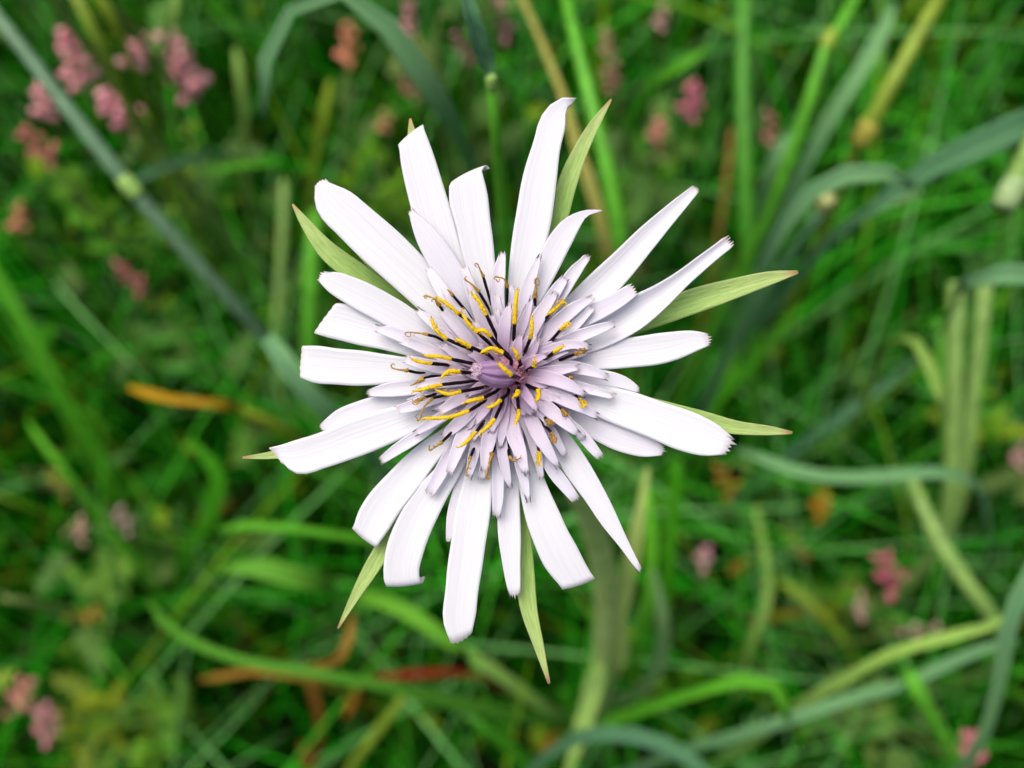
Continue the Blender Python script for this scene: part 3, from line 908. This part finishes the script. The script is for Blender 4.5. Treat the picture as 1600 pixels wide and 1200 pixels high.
stem('blue-green grass stem with a pale knot crossing in front of pink flower spikes', (0.15, 0.29, 0.16),
     [(-30, -5, .222, 22), (40, 82, .224, 22), (110, 175, .226, 24), (203, 291, .23, 24), (290, 392, .24, 22), (360, 468, .25, 20), (418, 532, .265, 20)], nodes=(3,), node_color=GP)
blade('grey-green folded grass leaf with a cream top, below the pale-knotted stem', GB,
      [(418, 526, .226, 34), (440, 558, .225, 50), (475, 605, .228, 46), (520, 650, .236, 36), (560, 690, .26, 26)], cup=.3)
blade('broad blue-grey grass blade arching over with its tip hanging down', GB,
      [(412, 182, .187, 8), (405, 145, .185, 32), (416, 90, .183, 34), (438, 38, .181, 32), (480, -4, .18, 26), (535, -12, .18, 34), (585, 18, .182, 48), (632, 80, .186, 54), (675, 140, .192, 50), (708, 195, .205, 36), (735, 260, .24, 26)], cup=.15, twist=(0.1, 0, 0, 0))
stem('slim grass stem whose dark leaf sheath ends in a cream collar above the petals', GL,
     [(768, 128, .150, 16), (772, 180, .155, 16), (777, 240, .165, 18), (786, 330, .18, 20), (793, 420, .20, 20)], nodes=(0,), node_color=GP,
     leaf=[([(722, -30, .142, 24), (735, 20, .143, 34), (750, 70, .146, 38), (764, 108, .149, 28), (768, 128, .150, 16)], dict(cup=.6, twist=.35))], leaf_color=GBD)
blade('straw-coloured thin grass blade slanting down behind the tallest petals', (0.40, 0.40, 0.11),
      [(808, -20, .25, 12), (835, 40, .25, 14), (858, 95, .25, 16), (880, 150, .245, 18), (903, 235, .24, 22), (928, 305, .24, 26), (948, 385, .245, 26), (965, 450, .26, 24)])
stem('fresh green grass stem standing upright behind the tall petal beside a bract', GL,
     [(880, -20, .23, 16), (900, 67, .225, 20), (917, 135, .22, 22), (936, 210, .22, 24), (958, 300, .22, 26), (968, 370, .225, 26), (975, 440, .24, 24)])
stem('bright green straight grass stem, the most upright of the meadow', (0.07, 0.30, 0.02),
     [(1163, -20, .30, 22), (1160, 120, .30, 24), (1164, 260, .30, 24), (1170, 400, .31, 24), (1178, 520, .33, 22), (1180, 640, .36, 20)])
stem('thin grass stem with a pale yellow knot near its top', GL,
     [(1345, -20, .27, 18), (1325, 20, .265, 20), (1295, 62, .26, 19), (1268, 145, .265, 19), (1240, 230, .27, 20), (1200, 340, .29, 20), (1150, 440, .32, 18)], nodes=(2,), leaf_color=GB)
blade('grey-green grass blade with a cream rounded tip pointing up', GB,
      [(1398, 5, .27, 14), (1380, 45, .265, 32), (1350, 102, .26, 38), (1305, 172, .265, 36), (1262, 250, .275, 32), (1215, 340, .29, 28), (1160, 440, .32, 24)])
stem('yellow-green grass stem with an amber knot halfway down', GY,
     [(1475, -20, .25, 24), (1440, 45, .25, 24), (1400, 120, .25, 24), (1352, 207, .255, 26), (1330, 255, .27, 20), (1300, 330, .30, 18)], nodes=(3,), node_color=(0.40, 0.36, 0.06))
blade('wide dark blue-green grass blade sloping down to the arched leaf', GBD,
      [(1640, 178, .22, 60), (1560, 212, .222, 60), (1490, 245, .225, 54), (1430, 275, .23, 44), (1370, 320, .235, 28), (1300, 375, .25, 22), (1230, 450, .28, 18)], cup=.2)
blade('arched blue-green grass leaf bent over like a hook', GB,
      [(1428, 292, .215, 20), (1395, 272, .212, 34), (1345, 270, .21, 40), (1295, 280, .215, 38), (1255, 310, .218, 34), (1225, 355, .224, 30), (1195, 415, .236, 26), (1165, 490, .26, 22)], cup=.15)
blade('slender curved grass leaf running under the arched blue-green leaf', (0.18, 0.36, 0.16),
      [(1440, 300, .25, 14), (1395, 312, .25, 20), (1345, 338, .255, 22), (1295, 375, .27, 20), (1250, 425, .29, 18), (1215, 480, .32, 16)])
stem('short grass stem with a cream knob at its upper end', GB,
     [(1290, 318, .24, 22), (1270, 350, .25, 18), (1240, 395, .27, 18), (1200, 455, .30, 18)], nodes=(0,), node_color=(0.36, 0.40, 0.15))
blade('flat pale blue-green grass leaf with its tip over a pair of upright stems', GB,
      [(1640, 432, .20, 44), (1600, 430, .20, 46), (1555, 428, .20, 42), (1518, 438, .204, 28), (1500, 450, .215, 18), (1492, 480, .25, 12)], cup=.2)
stem('pale upright grass stem behind the tip of the flat leaf', GP,
     [(1540, 440, .29, 22), (1530, 540, .292, 23), (1518, 640, .297, 22), (1508, 740, .307, 20)])
stem('second pale upright grass stem, partly under the flat leaf tip', GP,
     [(1494, 440, .27, 26), (1492, 540, .272, 27), (1490, 640, .277, 26), (1487, 750, .287, 24)])
stem('faint thin grass stem leaning against the pale upright pair', GL,
     [(1465, 500, .31, 14), (1472, 580, .312, 15), (1478, 660, .317, 15), (1480, 760, .33, 14)])
stem('thick cut grass stem with a whitish end', GP,
     [(1577, 303, .20, 34), (1592, 272, .20, 36), (1625, 205, .20, 36), (1680, 120, .23, 30), (1705, 200, .30, 24)], nodes=(0,), node_color=(0.24, 0.36, 0.15))
blade('long blue-green grass blade lying level, then bending down at its knee', GB,
      [(1150, 702, .26, 8), (1190, 716, .255, 20), (1240, 735, .25, 24), (1310, 746, .25, 27), (1400, 742, .25, 28), (1480, 738, .25, 27), (1522, 755, .256, 20), (1540, 800, .275, 14), (1548, 850, .30, 11)], cup=.25)
blade('faint blue-green grass blade slanting behind the level blade', GBD,
      [(1430, 568, .33, 10), (1380, 605, .335, 20), (1320, 648, .34, 22), (1265, 685, .35, 20), (1200, 740, .37, 16)])
blade('pale drooping grass tip bent down from a crooked leaf', GP,
      [(1478, 648, .27, 6), (1468, 615, .268, 20), (1452, 570, .268, 24), (1432, 535, .27, 20), (1405, 528, .28, 16), (1380, 560, .30, 14), (1345, 640, .34, 14)])
blade('long pale green grass blade crossing above the forked blue-green one', GP,
      [(1590, 955, .22, 10), (1533, 983, .225, 24), (1466, 998, .225, 26), (1400, 1018, .23, 26), (1333, 1053, .24, 24), (1258, 1096, .255, 22), (1190, 1150, .29, 18)])
blade('blue-green grass blade stretching level along the bottom meadow', GB,
      [(1590, 1000, .24, 10), (1533, 1015, .24, 24), (1483, 1036, .24, 28), (1416, 1067, .24, 30), (1333, 1090, .245, 28), (1250, 1118, .25, 26), (1176, 1142, .26, 24), (1066, 1172, .28, 22), (1000, 1200, .31, 20)])
stem('leaning green grass stem below the fork of the long blades', GL,
     [(1420, 1055, .235, 26), (1436, 1085, .24, 26), (1466, 1135, .25, 25), (1492, 1190, .265, 24), (1510, 1240, .29, 22)])
stem('grass stem coming down diagonally onto the long pale blade', GP,
     [(1420, 740, .29, 18), (1450, 810, .285, 24), (1475, 860, .28, 26), (1530, 935, .28, 24), (1556, 975, .29, 22)])
blade('grey-green grass blade rising steeply beside the picture of crossing blades', GB,
      [(1650, 830, .20, 20), (1605, 905, .203, 34), (1578, 970, .207, 34), (1564, 1050, .214, 32), (1545, 1125, .226, 28)])
blade('light green grass blade rising to a knee and folding down at its end', GL,
      [(1232, 1130, .235, 10), (1226, 1100, .23, 24), (1208, 1070, .226, 30), (1180, 1060, .225, 32), (1130, 1070, .228, 32), (1060, 1090, .24, 30), (1000, 1110, .26, 28), (945, 1132, .29, 24)])
blade('blue-green grass blade bowed low across the foot of the stalk', GBD,
      [(1120, 1225, .24, 20), (1070, 1180, .242, 30), (1005, 1152, .245, 34), (935, 1146, .25, 32), (875, 1168, .265, 26), (820, 1215, .29, 22)])
blade('long green grass blade sweeping from a curled tip to the foot of the stalk', (0.075, 0.26, 0.025),
      [(232, 935, .27, 6), (255, 972, .265, 18), (300, 1003, .26, 22), (370, 1030, .255, 24), (480, 1050, .25, 26), (590, 1070, .255, 28), (700, 1096, .27, 30), (800, 1117, .29, 28), (900, 1135, .33, 24)], twist=.2)
blade('thin light green grass blade with a blunt tip lying level over dark leaves', GL,
      [(342, 828, .26, 10), (370, 822, .258, 20), (440, 824, .256, 20), (530, 836, .26, 18), (600, 848, .27, 18), (690, 880, .31, 16)])
blade('short broad light green leaf with a pale midrib and pointed tip', (0.12, 0.36, 0.04),
      [(340, 893, .27, 6), (380, 887, .268, 26), (430, 892, .266, 44), (475, 905, .27, 50), (502, 911, .276, 40), (514, 922, .30, 16), (520, 950, .35, 8)], cup=.35, name='broad_leaf', cat='leaf')
blade('dry orange grass blade with a pinkish blunt end', OR,
      [(200, 605, .28, 10), (222, 612, .278, 18), (270, 624, .276, 17), (320, 629, .276, 18), (352, 632, .278, 20), (366, 637, .29, 14)])
blade('olive jointed grass blade running on from the dry orange one', GY,
      [(372, 636, .30, 8), (400, 648, .30, 14), (432, 662, .305, 18), (468, 684, .32, 16), (520, 720, .36, 12)])
blade('long green grass blade running down past dark leaves', (0.055, 0.26, 0.012),
      [(-30, 395, .36, 26), (15, 470, .355, 34), (60, 555, .355, 38), (105, 640, .36, 40), (150, 720, .37, 42), (185, 800, .385, 38), (205, 860, .41, 28)], twist=.2)
blade('thin dull green grass blade with a drying tip', GL,
      [(43, 658, .33, 6), (65, 690, .325, 14), (100, 735, .325, 16), (145, 795, .335, 17), (200, 865, .35, 16), (260, 940, .38, 14)])
blade('wide light green grass blade with a yellowed tip passing under the biggest lower petal', (0.11, 0.34, 0.03),
      [(735, 1024, .265, 8), (712, 1010, .262, 26), (680, 985, .26, 32), (630, 952, .262, 34), (580, 934, .268, 30), (552, 940, .29, 22), (545, 975, .34, 12)])
blade('pale grass blade slanting from the wide blade towards the stalk', (0.22, 0.42, 0.10),
      [(722, 1012, .285, 12), (750, 1035, .285, 26), (790, 1060, .29, 26), (835, 1095, .30, 24), (890, 1125, .33, 22)])
blade('dark red withered leaf lying level over brown litter', RD,
      [(580, 1058, .31, 4), (615, 1056, .308, 16), (660, 1053, .306, 20), (705, 1050, .308, 18), (740, 1055, .312, 14), (780, 1075, .33, 8)], name='red_leaf', cat='leaf')
blade('dry yellow-brown grass blade above a brown hanging leaf', (0.30, 0.17, 0.03),
      [(312, 1062, .33, 6), (340, 1058, .328, 14), (385, 1050, .327, 13), (430, 1052, .328, 14), (480, 1060, .33, 12), (540, 1085, .35, 10)])
blade('brown curled dead leaf hanging among low stems', BR,
      [(480, 1055, .36, 8), (492, 1090, .36, 18), (500, 1130, .365, 19), (495, 1170, .375, 15), (480, 1215, .39, 12)], name='dead_leaf', cat='leaf')
blade('rust-brown dead leaf standing in the lowest undergrowth', BR,
      [(470, 1160, .38, 8), (480, 1185, .38, 24), (486, 1220, .385, 26), (480, 1260, .40, 16)], name='dead_leaf', cat='leaf')
blade('golden dry grass blade curling below the bract that points at it', (0.36, 0.21, 0.04),
      [(552, 960, .27, 6), (548, 990, .268, 18), (540, 1015, .268, 20), (520, 1035, .275, 16), (490, 1040, .29, 12)])
stem('olive grass stem leaning over the litter below the long sweeping blade', GY,
     [(640, 1075, .29, 14), (612, 1115, .30, 15), (585, 1150, .31, 15), (555, 1190, .33, 15)])
stem('green grass stem sloping away below the red leaf', G0,
     [(730, 1115, .28, 16), (770, 1148, .285, 18), (815, 1180, .295, 18), (860, 1210, .31, 18)])
stem('vertical light green grass stem beside the rolled-up petal tips on the dark side', GL,
     [(492, 330, .33, 20), (488, 400, .33, 24), (486, 470, .335, 26), (484, 540, .345, 24)])
stem('thin pale grass stem next to the vertical light green one', GP,
     [(445, 280, .36, 14), (442, 360, .36, 15), (438, 440, .365, 15), (432, 520, .375, 14)])
blade('pale grass blade standing under the hanging tip of the arching blade', GP,
      [(368, 75, .33, 8), (372, 105, .33, 18), (378, 150, .335, 19), (382, 220, .35, 16), (385, 290, .37, 12)])
blade('yellowish upright grass blade rising through pink blossoms', GY,
      [(516, 125, .33, 10), (508, 165, .33, 20), (496, 225, .34, 18), (485, 300, .355, 14)])
stem('olive grass stem leaning over the pink flower spikes', GY,
     [(112, -20, .25, 17), (140, 35, .255, 19), (165, 82, .26, 19), (188, 135, .275, 17), (215, 200, .30, 16)])
blade('yellow-green grass blade crossing the olive stem above the spikes', GY,
      [(148, -20, .27, 18), (172, 25, .272, 20), (195, 72, .28, 18), (215, 130, .30, 14)])
blade('wide pale grass blade coming down into the pink blossoms', GP,
      [(278, -20, .29, 24), (268, 25, .292, 24), (258, 70, .30, 18), (248, 130, .33, 12)])
blade('thin arched grass blade drooping level near the first grass knot', GL,
      [(320, 274, .31, 8), (345, 263, .308, 14), (380, 257, .308, 15), (420, 256, .31, 13), (450, 280, .33, 12), (462, 330, .36, 10)])
blade('dim grey-green grass blade behind the first grass knot', GBD,
      [(205, 285, .32, 12), (245, 265, .32, 18), (290, 250, .325, 18), (330, 240, .335, 14), (380, 260, .37, 10)])
blade('light green grass tip pointing up between two green stems', GL,
      [(1108, 72, .29, 6), (1085, 88, .288, 16), (1055, 108, .29, 18), (1020, 130, .30, 16), (985, 175, .33, 12)])
blade('grey-green leaf standing between the bright straight stem and the knotted one', GB,
      [(1238, 205, .30, 8), (1222, 225, .30, 24), (1205, 262, .305, 24), (1190, 310, .315, 20), (1175, 380, .34, 14)])
blade('brown-edged thin grass blade left dry beside the bright straight stem', (0.28, 0.20, 0.05),
      [(1143, 200, .35, 8), (1138, 260, .35, 12), (1128, 330, .355, 12), (1118, 400, .365, 10)])
blade('green grass blade sloping up under the right-hand bracts', G0,
      [(1260, 470, .33, 8), (1215, 520, .33, 20), (1170, 570, .335, 22), (1120, 630, .345, 20), (1075, 700, .37, 16)])
blade('light grass blade under the toothed petal between the two right-hand bracts', GL,
      [(1180, 470, .36, 10), (1160, 520, .36, 22), (1140, 580, .365, 22), (1115, 650, .38, 16)])
blade('soft green grass blade below the widest toothed petal', G0,
      [(1060, 720, .30, 18), (1050, 800, .305, 28), (1045, 880, .31, 30), (1035, 960, .325, 28), (1015, 1050, .35, 22)], twist=.2)
blade('green grass blade standing below the thin pointed petal', GL,
      [(1012, 760, .28, 8), (1018, 830, .28, 24), (1015, 910, .285, 28), (1000, 990, .30, 26), (975, 1080, .34, 20)], twist=.3)
blade('curved green grass blade with a bleached bend below orange litter', GP,
      [(1180, 790, .36, 10), (1195, 870, .36, 20), (1200, 930, .36, 22), (1180, 985, .365, 20), (1165, 1040, .38, 14)])
blade('yellow-green grass blade sprawling over brown litter', GY,
      [(1215, 905, .37, 8), (1250, 930, .368, 20), (1290, 965, .37, 20), (1325, 1010, .38, 16), (1340, 1060, .40, 12)])
blade('dusky green grass blade under the leftmost petals', G0,
      [(300, 690, .36, 10), (340, 740, .36, 30), (330, 800, .365, 34), (290, 860, .38, 26)], cup=.2)

# dark broad leaves in the lower undergrowth
for cx, cy, d, L, wpx, an, lb in [
    (250, 745, .42, 130, 90, 20, 'dark green broad leaf between the long green blade and the leftmost bract'),
    (330, 960, .42, 150, 80, -20, 'dark green broad leaf just above the curled tip of the sweeping blade'),
    (430, 770, .43, 130, 80, 60, 'dark green broad leaf above the blunt-tipped level grass blade'),
    (170, 1010, .42, 150, 80, 10, 'dark green broad leaf under the yellow sprig of tiny blossoms'),
    (240, 1060, .43, 130, 75, -40, 'dark green broad leaf beside the dry yellow-brown grass blade'),
    (120, 900, .42, 120, 65, 30, 'dark green broad leaf below the whitish pink blossom'),
    (1360, 140, .43, 120, 80, 80, 'dark green broad leaf behind the yellow-green stem with the amber knot'),
    (1540, 120, .42, 140, 70, 60, 'dark green broad leaf above the wide dark blue-green blade'),
    (320, 560, .43, 120, 75, 100, 'dark green broad leaf above the dry orange blade'),
    (420, 930, .42, 120, 75, 0, 'dark green broad leaf under the short light green leaf'),
    (1240, 960, .42, 110, 70, 70, 'dark green broad leaf among brown litter beside the bleached bend'),
    (1320, 900, .43, 100, 60, 120, 'dark green broad leaf beside the two-lobed pink blossom')]:
    a = math.radians(an); dx, dy = math.cos(a), -math.sin(a)
    pts = [(cx + dx*L*t, cy + dy*L*t, d + 0.015 + 0.03*abs(t)**2 + 0.01*t, wpx*q*0.62) for t, q in ((-.5, .06), (-.28, .7), (0, 1), (.28, .75), (.5, .2))]
    blade(lb, (0.014 + 0.012*random.random(), 0.13 + 0.05*random.random(), 0.006), pts, name='broad_leaf', cat='leaf', cols=7)

# ------------------------------------------------------------------ pink fumitory spikes and other small blossoms
def floret_mesh():
    s = np.array([0, .12, .35, .65, .85, 1.0])
    r = np.array([.25, .9, 1.0, .75, .95, .5])
    c = np.stack([s*1.0, 0*s, 0.12*np.sin(s*3)], -1)
    v, f, uv = tube_geo(c, r*0.17, 7, 0.05)
    me = bpy.data.meshes.new('floret')
    me.from_pydata(v.tolist(), [], f)
    me.polygons.foreach_set('use_smooth', np.ones(len(me.polygons), bool))
    lay = me.uv_layers.new(name='UVMap')
    li = np.empty(len(me.loops), np.int32); me.loops.foreach_get('vertex_index', li)
    lay.data.foreach_set('uv', uv.astype(np.float32)[li].ravel())
    me.materials.append(M_FLORET)
    return me
FME = floret_mesh()

def cut_leaf_mesh():
    """finely divided leaf: a midrib carrying pairs of small lobed leaflets"""
    geo = []
    def leaflet(p, d, L, wd):
        s = np.array((-d[1], d[0], 0)); up = np.array((0, 0, 1))
        rows = []
        for t, q in ((0, .15), (.3, .8), (.65, 1), (1, .15)):
            m = p + d*L*t - up*0.15*L*t*t
            rows.append([m + s*wd*q, m + up*wd*.2, m - s*wd*q])
        v, f = grid_shell(np.array(rows), 0.006)
        uv = np.zeros((len(v), 2)); uv[:, 0] = np.tile(np.repeat(np.linspace(0, 1, 4), 3), 2); uv[:, 1] = np.tile([0, .5, 1]*4, 2)
        geo.append((v, f, uv))
    geo.append(tube_geo(np.array([(0, 0, 0), (.5, 0, .06), (1, 0, 0)]), [.012, .010, .006], 5))
    for k, x in enumerate((.35, .55, .75, .92)):
        for sg in (-1, 1):
            for an, L in ((0.5, .24), (1.1, .30), (1.7, .2)):
                a = sg*an
                leaflet(np.array((x, 0, 0.03)), np.array((math.cos(a), math.sin(a), 0)), L*(1.1-x*.5), .055)
    leaflet(np.array((.98, 0, 0)), np.array((1., 0, 0)), .2, .06)
    v, f, uv = merge(geo)
    me = bpy.data.meshes.new('leaf')
    me.from_pydata(v.tolist(), [], f)
    lay = me.uv_layers.new(name='UVMap')
    li = np.empty(len(me.loops), np.int32); me.loops.foreach_get('vertex_index', li)
    lay.data.foreach_set('uv', uv.astype(np.float32)[li].ravel())
    me.materials.append(M_LEAF)
    return me
LME = cut_leaf_mesh()

def spike(label, x, y, d, ln, wd, ang, color, n=10, group=None, name='fumitory', cat='flower', leaves=4, leaf_col=(0.10, 0.20, 0.05)):
    """upright flowering stalk: ln, wd are the length and width in pixels of its flower spike, ang its lean in the picture"""
    d -= 0.018
    top = P(x + math.cos(ang)*ln/2, y - math.sin(ang)*ln/2, d - 0.006)
    bot = P(x - math.cos(ang)*ln/2, y + math.sin(ang)*ln/2, d + 0.010)
    g0 = np.array((bot[0] + random.uniform(-.03, .03), bot[1] + random.uniform(-.03, .03), -0.003))
    t = thing(name, label, cat, g0, group)
    c = hermite(np.array([top, bot, (bot*0.55 + g0*0.45) + np.array((random.uniform(-.01, .01), random.uniform(-.01, .01), 0)), g0]), 18)
    v, f, uv = tube_geo(c, np.interp(np.linspace(0, 1, 18), [0, .2, 1], [.0004, .0009, .0016]), 7)
    link('stalk', v, f, M_STEM, t, g0, uv=uv, color=(0.16, 0.24, 0.06))
    ax = norm(top-bot)
    ref = norm(np.cross(ax, np.array((.3, .5, .8)))); ref2 = np.cross(ax, ref)
    W = wd*d/F*0.95
    n = int(n*1.35)
    if name == 'fumitory':
        color = (min(.95, color[0]*1.35 + .06), min(.8, color[1]*1.2 + .05), min(.8, color[2]*1.25 + .07))
    for k in range(n):
        s = (k+.5)/n
        a = k*2.4 + random.uniform(-.3, .3)
        o = bpy.data.objects.new('floret', FME)
        COL.objects.link(o)
        o.parent = t
        p = bot + (top-bot)*s - g0
        up = 0.25 + 0.9*s
        dirv = norm(ref*math.cos(a) + ref2*math.sin(a) + ax*up)
        k2 = W*0.62*(1.08 - 0.35*s)*random.uniform(.85, 1.15)
        o.location = p
        o.rotation_mode = 'QUATERNION'
        o.rotation_quaternion = Vector(dirv).to_track_quat('X', 'Z')
        o.scale = (k2, k2*1.35, k2*1.35)
        j = random.uniform(.85, 1.15)
        o.color = (min(1, color[0]*j), color[1]*j, color[2]*j, 1)
    for k in range(leaves):
        o = bpy.data.objects.new('leaf', LME)
        COL.objects.link(o)
        o.parent = t
        i = 7 + k*2
        o.location = c[min(i, 16)] - g0
        a = random.uniform(0, 6.28)
        o.rotation_euler = (random.uniform(-.4, .4), random.uniform(-.6, .1), a)
        k2 = random.uniform(.014, .028)
        o.scale = (k2, k2, k2)
        o.color = (leaf_col[0]*random.uniform(.8, 1.2), leaf_col[1]*random.uniform(.8, 1.2), leaf_col[2], 1)
    return t

PK = (0.85, 0.36, 0.38)
PKL = (0.78, 0.40, 0.40)
PKO = (0.70, 0.32, 0.15)
GRP = 'pink fumitory spikes in the meadow'
UP = math.pi/2
spike('tall dusky pink flower spike beside the blue-green knotted stem', 118, 98, .34, 92, 52, UP+.35, PK, 14)
spike('small rosy flower spike half hidden behind the blue-green knotted stem', 70, 160, .35, 50, 42, UP+.2, PK, 9)
spike('pink blossom head under the crossing olive stems', 212, 82, .35, 46, 48, UP-.5, PKL, 9)
spike('largest reddish pink flower spike, above the pale pink blossom cluster', 286, 112, .34, 100, 58, UP+.4, PK, 15)
spike('pale pink blossom cluster with a yellowish underside', 194, 180, .34, 70, 56, UP+.9, (0.66, 0.34, 0.38), 12)
spike('red-orange drooping flower spike below the small rosy one', 62, 232, .35, 70, 42, UP+.8, (0.52, 0.20, 0.15), 10)
spike('pink spike of two separate blossoms over dark leaves', 208, 437, .37, 62, 34, UP+.8, (0.42, 0.12, 0.12), 7)
spike('small pink flower spike inside the curve of the arching blade', 641, 30, .36, 52, 28, UP+.1, PK, 8)
spike('deep pink flower spike behind the cream-collared stem', 785, 35, .36, 66, 36, UP+.1, PK, 9)
spike('pink flower spike tucked behind the dark leaf sheath', 726, 72, .36, 48, 30, UP+.6, PK, 8)
spike('faint reddish flower spike under the broad arching blade', 640, 142, .38, 46, 24, UP+.7, (0.42, 0.13, 0.14), 7)
spike('dull orange-pink blossom head beside the yellowish upright blade', 545, 72, .38, 56, 38, UP, PKO, 9)
spike('tiny orange blossom above the rolled petal tip', 602, 193, .38, 26, 24, UP, PKO, 5, leaves=2)
spike('long slim pink flower spike with a red lower end', 953, 98, .35, 100, 30, UP+.15, (0.46, 0.16, 0.19), 14)
spike('little pink flower spike beside the light green grass tip', 1034, 28, .38, 36, 24, UP, PK, 6)
spike('round pink blossom with an orange base', 1080, 160, .36, 52, 44, UP-.2, (0.50, 0.18, 0.22), 9)
spike('single round coral-pink blossom', 1028, 208, .36, 30, 32, UP, (0.60, 0.20, 0.18), 6, leaves=3)
spike('bright pink two-lobed blossom standing over the orange litter', 1388, 897, .36, 56, 50, UP+.3, (0.58, 0.16, 0.22), 10)
spike('pair of pale mauve blossoms touching the long pale blade', 1440, 984, .33, 60, 24, .15, (0.62, 0.34, 0.44), 7)
spike('dull pink blossom below the two-lobed one', 1345, 950, .38, 34, 30, UP, PKL, 5)
spike('rose-pink blossom low beside the leaning grass stem', 1515, 1172, .33, 48, 46, UP, (0.58, 0.20, 0.25), 9)
spike('small whitish pink blossom below the thin pointed petal', 1102, 872, .37, 32, 30, UP, (0.66, 0.42, 0.44), 6, leaves=3)
spike('whitish pink blossom on a yellow-green sprig', 126, 832, .37, 36, 30, UP, (0.66, 0.40, 0.38), 6)
spike('pale grey-pink blossom next to the whitish pink one', 194, 815, .37, 40, 32, UP+.5, (0.52, 0.42, 0.38), 6)
spike('peach-coloured blossom head over bright yellow-green leaves', 36, 1084, .35, 50, 44, UP-.4, (0.60, 0.32, 0.22), 9, leaf_col=(.2, .27, .04), leaves=8)
spike('mauve-pink blossom just below the peach-coloured one', 74, 1132, .35, 50, 44, UP+.3, (0.56, 0.28, 0.30), 9, leaf_col=(.2, .27, .04), leaves=8)
spike('dim pink blossom beside the pale upright stem', 1596, 712, .37, 40, 30, UP, PKL, 6)
spike('small orange-pink blossom over the dark hollow', 30, 342, .38, 38, 30, UP, PKO, 6)
spike('faint salmon blossom between two green stems', 1203, 205, .39, 50, 30, UP, (0.45, 0.22, 0.16), 7)
spike('bright yellow blossom among rusty litter', 1283, 790, .38, 36, 40, UP, (0.62, 0.34, 0.02), 7, name='yellow_flower')
spike('golden blossom under the widest toothed petal', 1135, 752, .38, 56, 36, UP+.5, (0.55, 0.27, 0.02), 8, name='yellow_flower')
spike('yellow sprig of tiny blossoms on dark broad leaves', 140, 960, .37, 44, 30, .1, (0.50, 0.38, 0.04), 7, name='yellow_flower')
spike('small yellow sprig beside the whitish pink blossom', 95, 755, .36, 46, 32, UP+.6, (0.52, 0.46, 0.10), 7, name='yellow_flower')

def sprig(label, x, y, d, rpx, n, color):
    """low feathery plant: a short stalk with a whorl of finely cut leaves"""
    c = P(x, y, d)
    g0 = np.array((c[0], c[1], -0.003))
    t = thing('leafy_sprig', label, 'plant', g0)
    v, f, uv = tube_geo(np.stack([c, (c+g0)/2 + np.array((.004, .002, 0)), g0]), [.0008, .0012, .0016], 7)
    link('stalk', v, f, M_STEM, t, g0, uv=uv, color=(0.16, 0.26, 0.05))
    R0 = rpx*d/F
    for k in range(n*2):
        o = bpy.data.objects.new('leaf', LME)
        COL.objects.link(o)
        o.parent = t
        q = c + (g0-c)*random.random()*0.22 + np.array((random.uniform(-.5, .5), random.uniform(-.5, .5), 0))*R0
        o.location = q - g0
        o.rotation_euler = (random.uniform(-.4, .4), random.uniform(-.7, .15), k*2.4 + random.uniform(-.4, .4))
        k2 = R0*random.uniform(.4, .75)
        o.scale = (k2, k2, k2)
        j = random.uniform(.7, 1.2)
        o.color = (color[0]*j, color[1]*j, color[2], 1)

LIME = (0.24, 0.34, 0.02)
sprig('lime-yellow feathery sprig beside the mauve-pink and peach blossoms', 110, 1120, .35, 70, 12, LIME)
sprig('lime-green feathery sprig over dark leaves below the dry yellow-brown blade', 205, 1130, .36, 85, 14, (0.13, 0.32, 0.03))
sprig('yellow-green feathery sprig under the reddish pink spikes', 235, 215, .37, 70, 10, (0.20, 0.38, 0.03))
sprig('green feathery sprig below the red-orange drooping spike', 100, 290, .38, 70, 10, (0.12, 0.32, 0.02))
sprig('fine green sprig beneath the tiny orange blossom', 585, 250, .38, 80, 11, (0.14, 0.34, 0.02))
sprig('fine yellow-green sprig beneath the two-lobed pink blossom', 1330, 940, .405, 65, 12, (0.20, 0.36, 0.05))
sprig('yellowish sprig between the pale upright stem and the dim pink blossom', 1545, 640, .38, 70, 11, (0.24, 0.36, 0.03))
sprig('pale green sprig under the whitish pink blossom with yellow leaves', 150, 880, .38, 70, 11, (0.18, 0.38, 0.06))
sprig('pale sprig under the long blades where they fork', 1370, 1120, .38, 70, 12, (0.22, 0.40, 0.08))
sprig('green feathery sprig under the coral-pink blossom', 1000, 270, .39, 75, 11, (0.08, 0.30, 0.02))

for k, (x, y, d, L, wv, an, c, lb) in enumerate([
    (1245, 850, .40, 70, 22, 2.2, BR, 'rust-coloured curled dead leaf beside the yellow blossom'),
    (1215, 962, .40, 90, 20, 0.1, (0.30, 0.12, 0.02), 'brown dead leaf lying level under the bleached bend of a grass blade'),
    (1155, 885, .40, 40, 26, 0.6, (0.36, 0.16, 0.03), 'small orange dead leaf by the whitish pink blossom'),
    (1275, 945, .41, 70, 16, 1.6, BR, 'thin brown dead leaf hanging over the yellow-green sprawling blade'),
    (550, 1095, .37, 60, 20, 1.2, (0.34, 0.15, 0.02), 'orange-brown dead leaf leaning under the red leaf'),
    (690, 1092, .37, 60, 18, 0.0, (0.36, 0.13, 0.02), 'orange dead leaf showing beneath the red leaf'),
    (860, 1160, .38, 36, 30, 0.8, (0.36, 0.17, 0.02), 'amber dead leaf at the foot of the flower stalk'),
    (330, 800, .42, 60, 20, 0.4, RD, 'dark reddish dead leaf in the gap above the blunt-tipped blade'),
]):
    dx, dy = math.cos(an), -math.sin(an)
    blade(lb, c, [(x+dx*L*t, y+dy*L*t, d+.01*t, wv*q) for t, q in ((-.5, .1), (-.25, .8), (0, 1), (.3, .7), (.5, .3))], name='dead_leaf', cat='leaf')
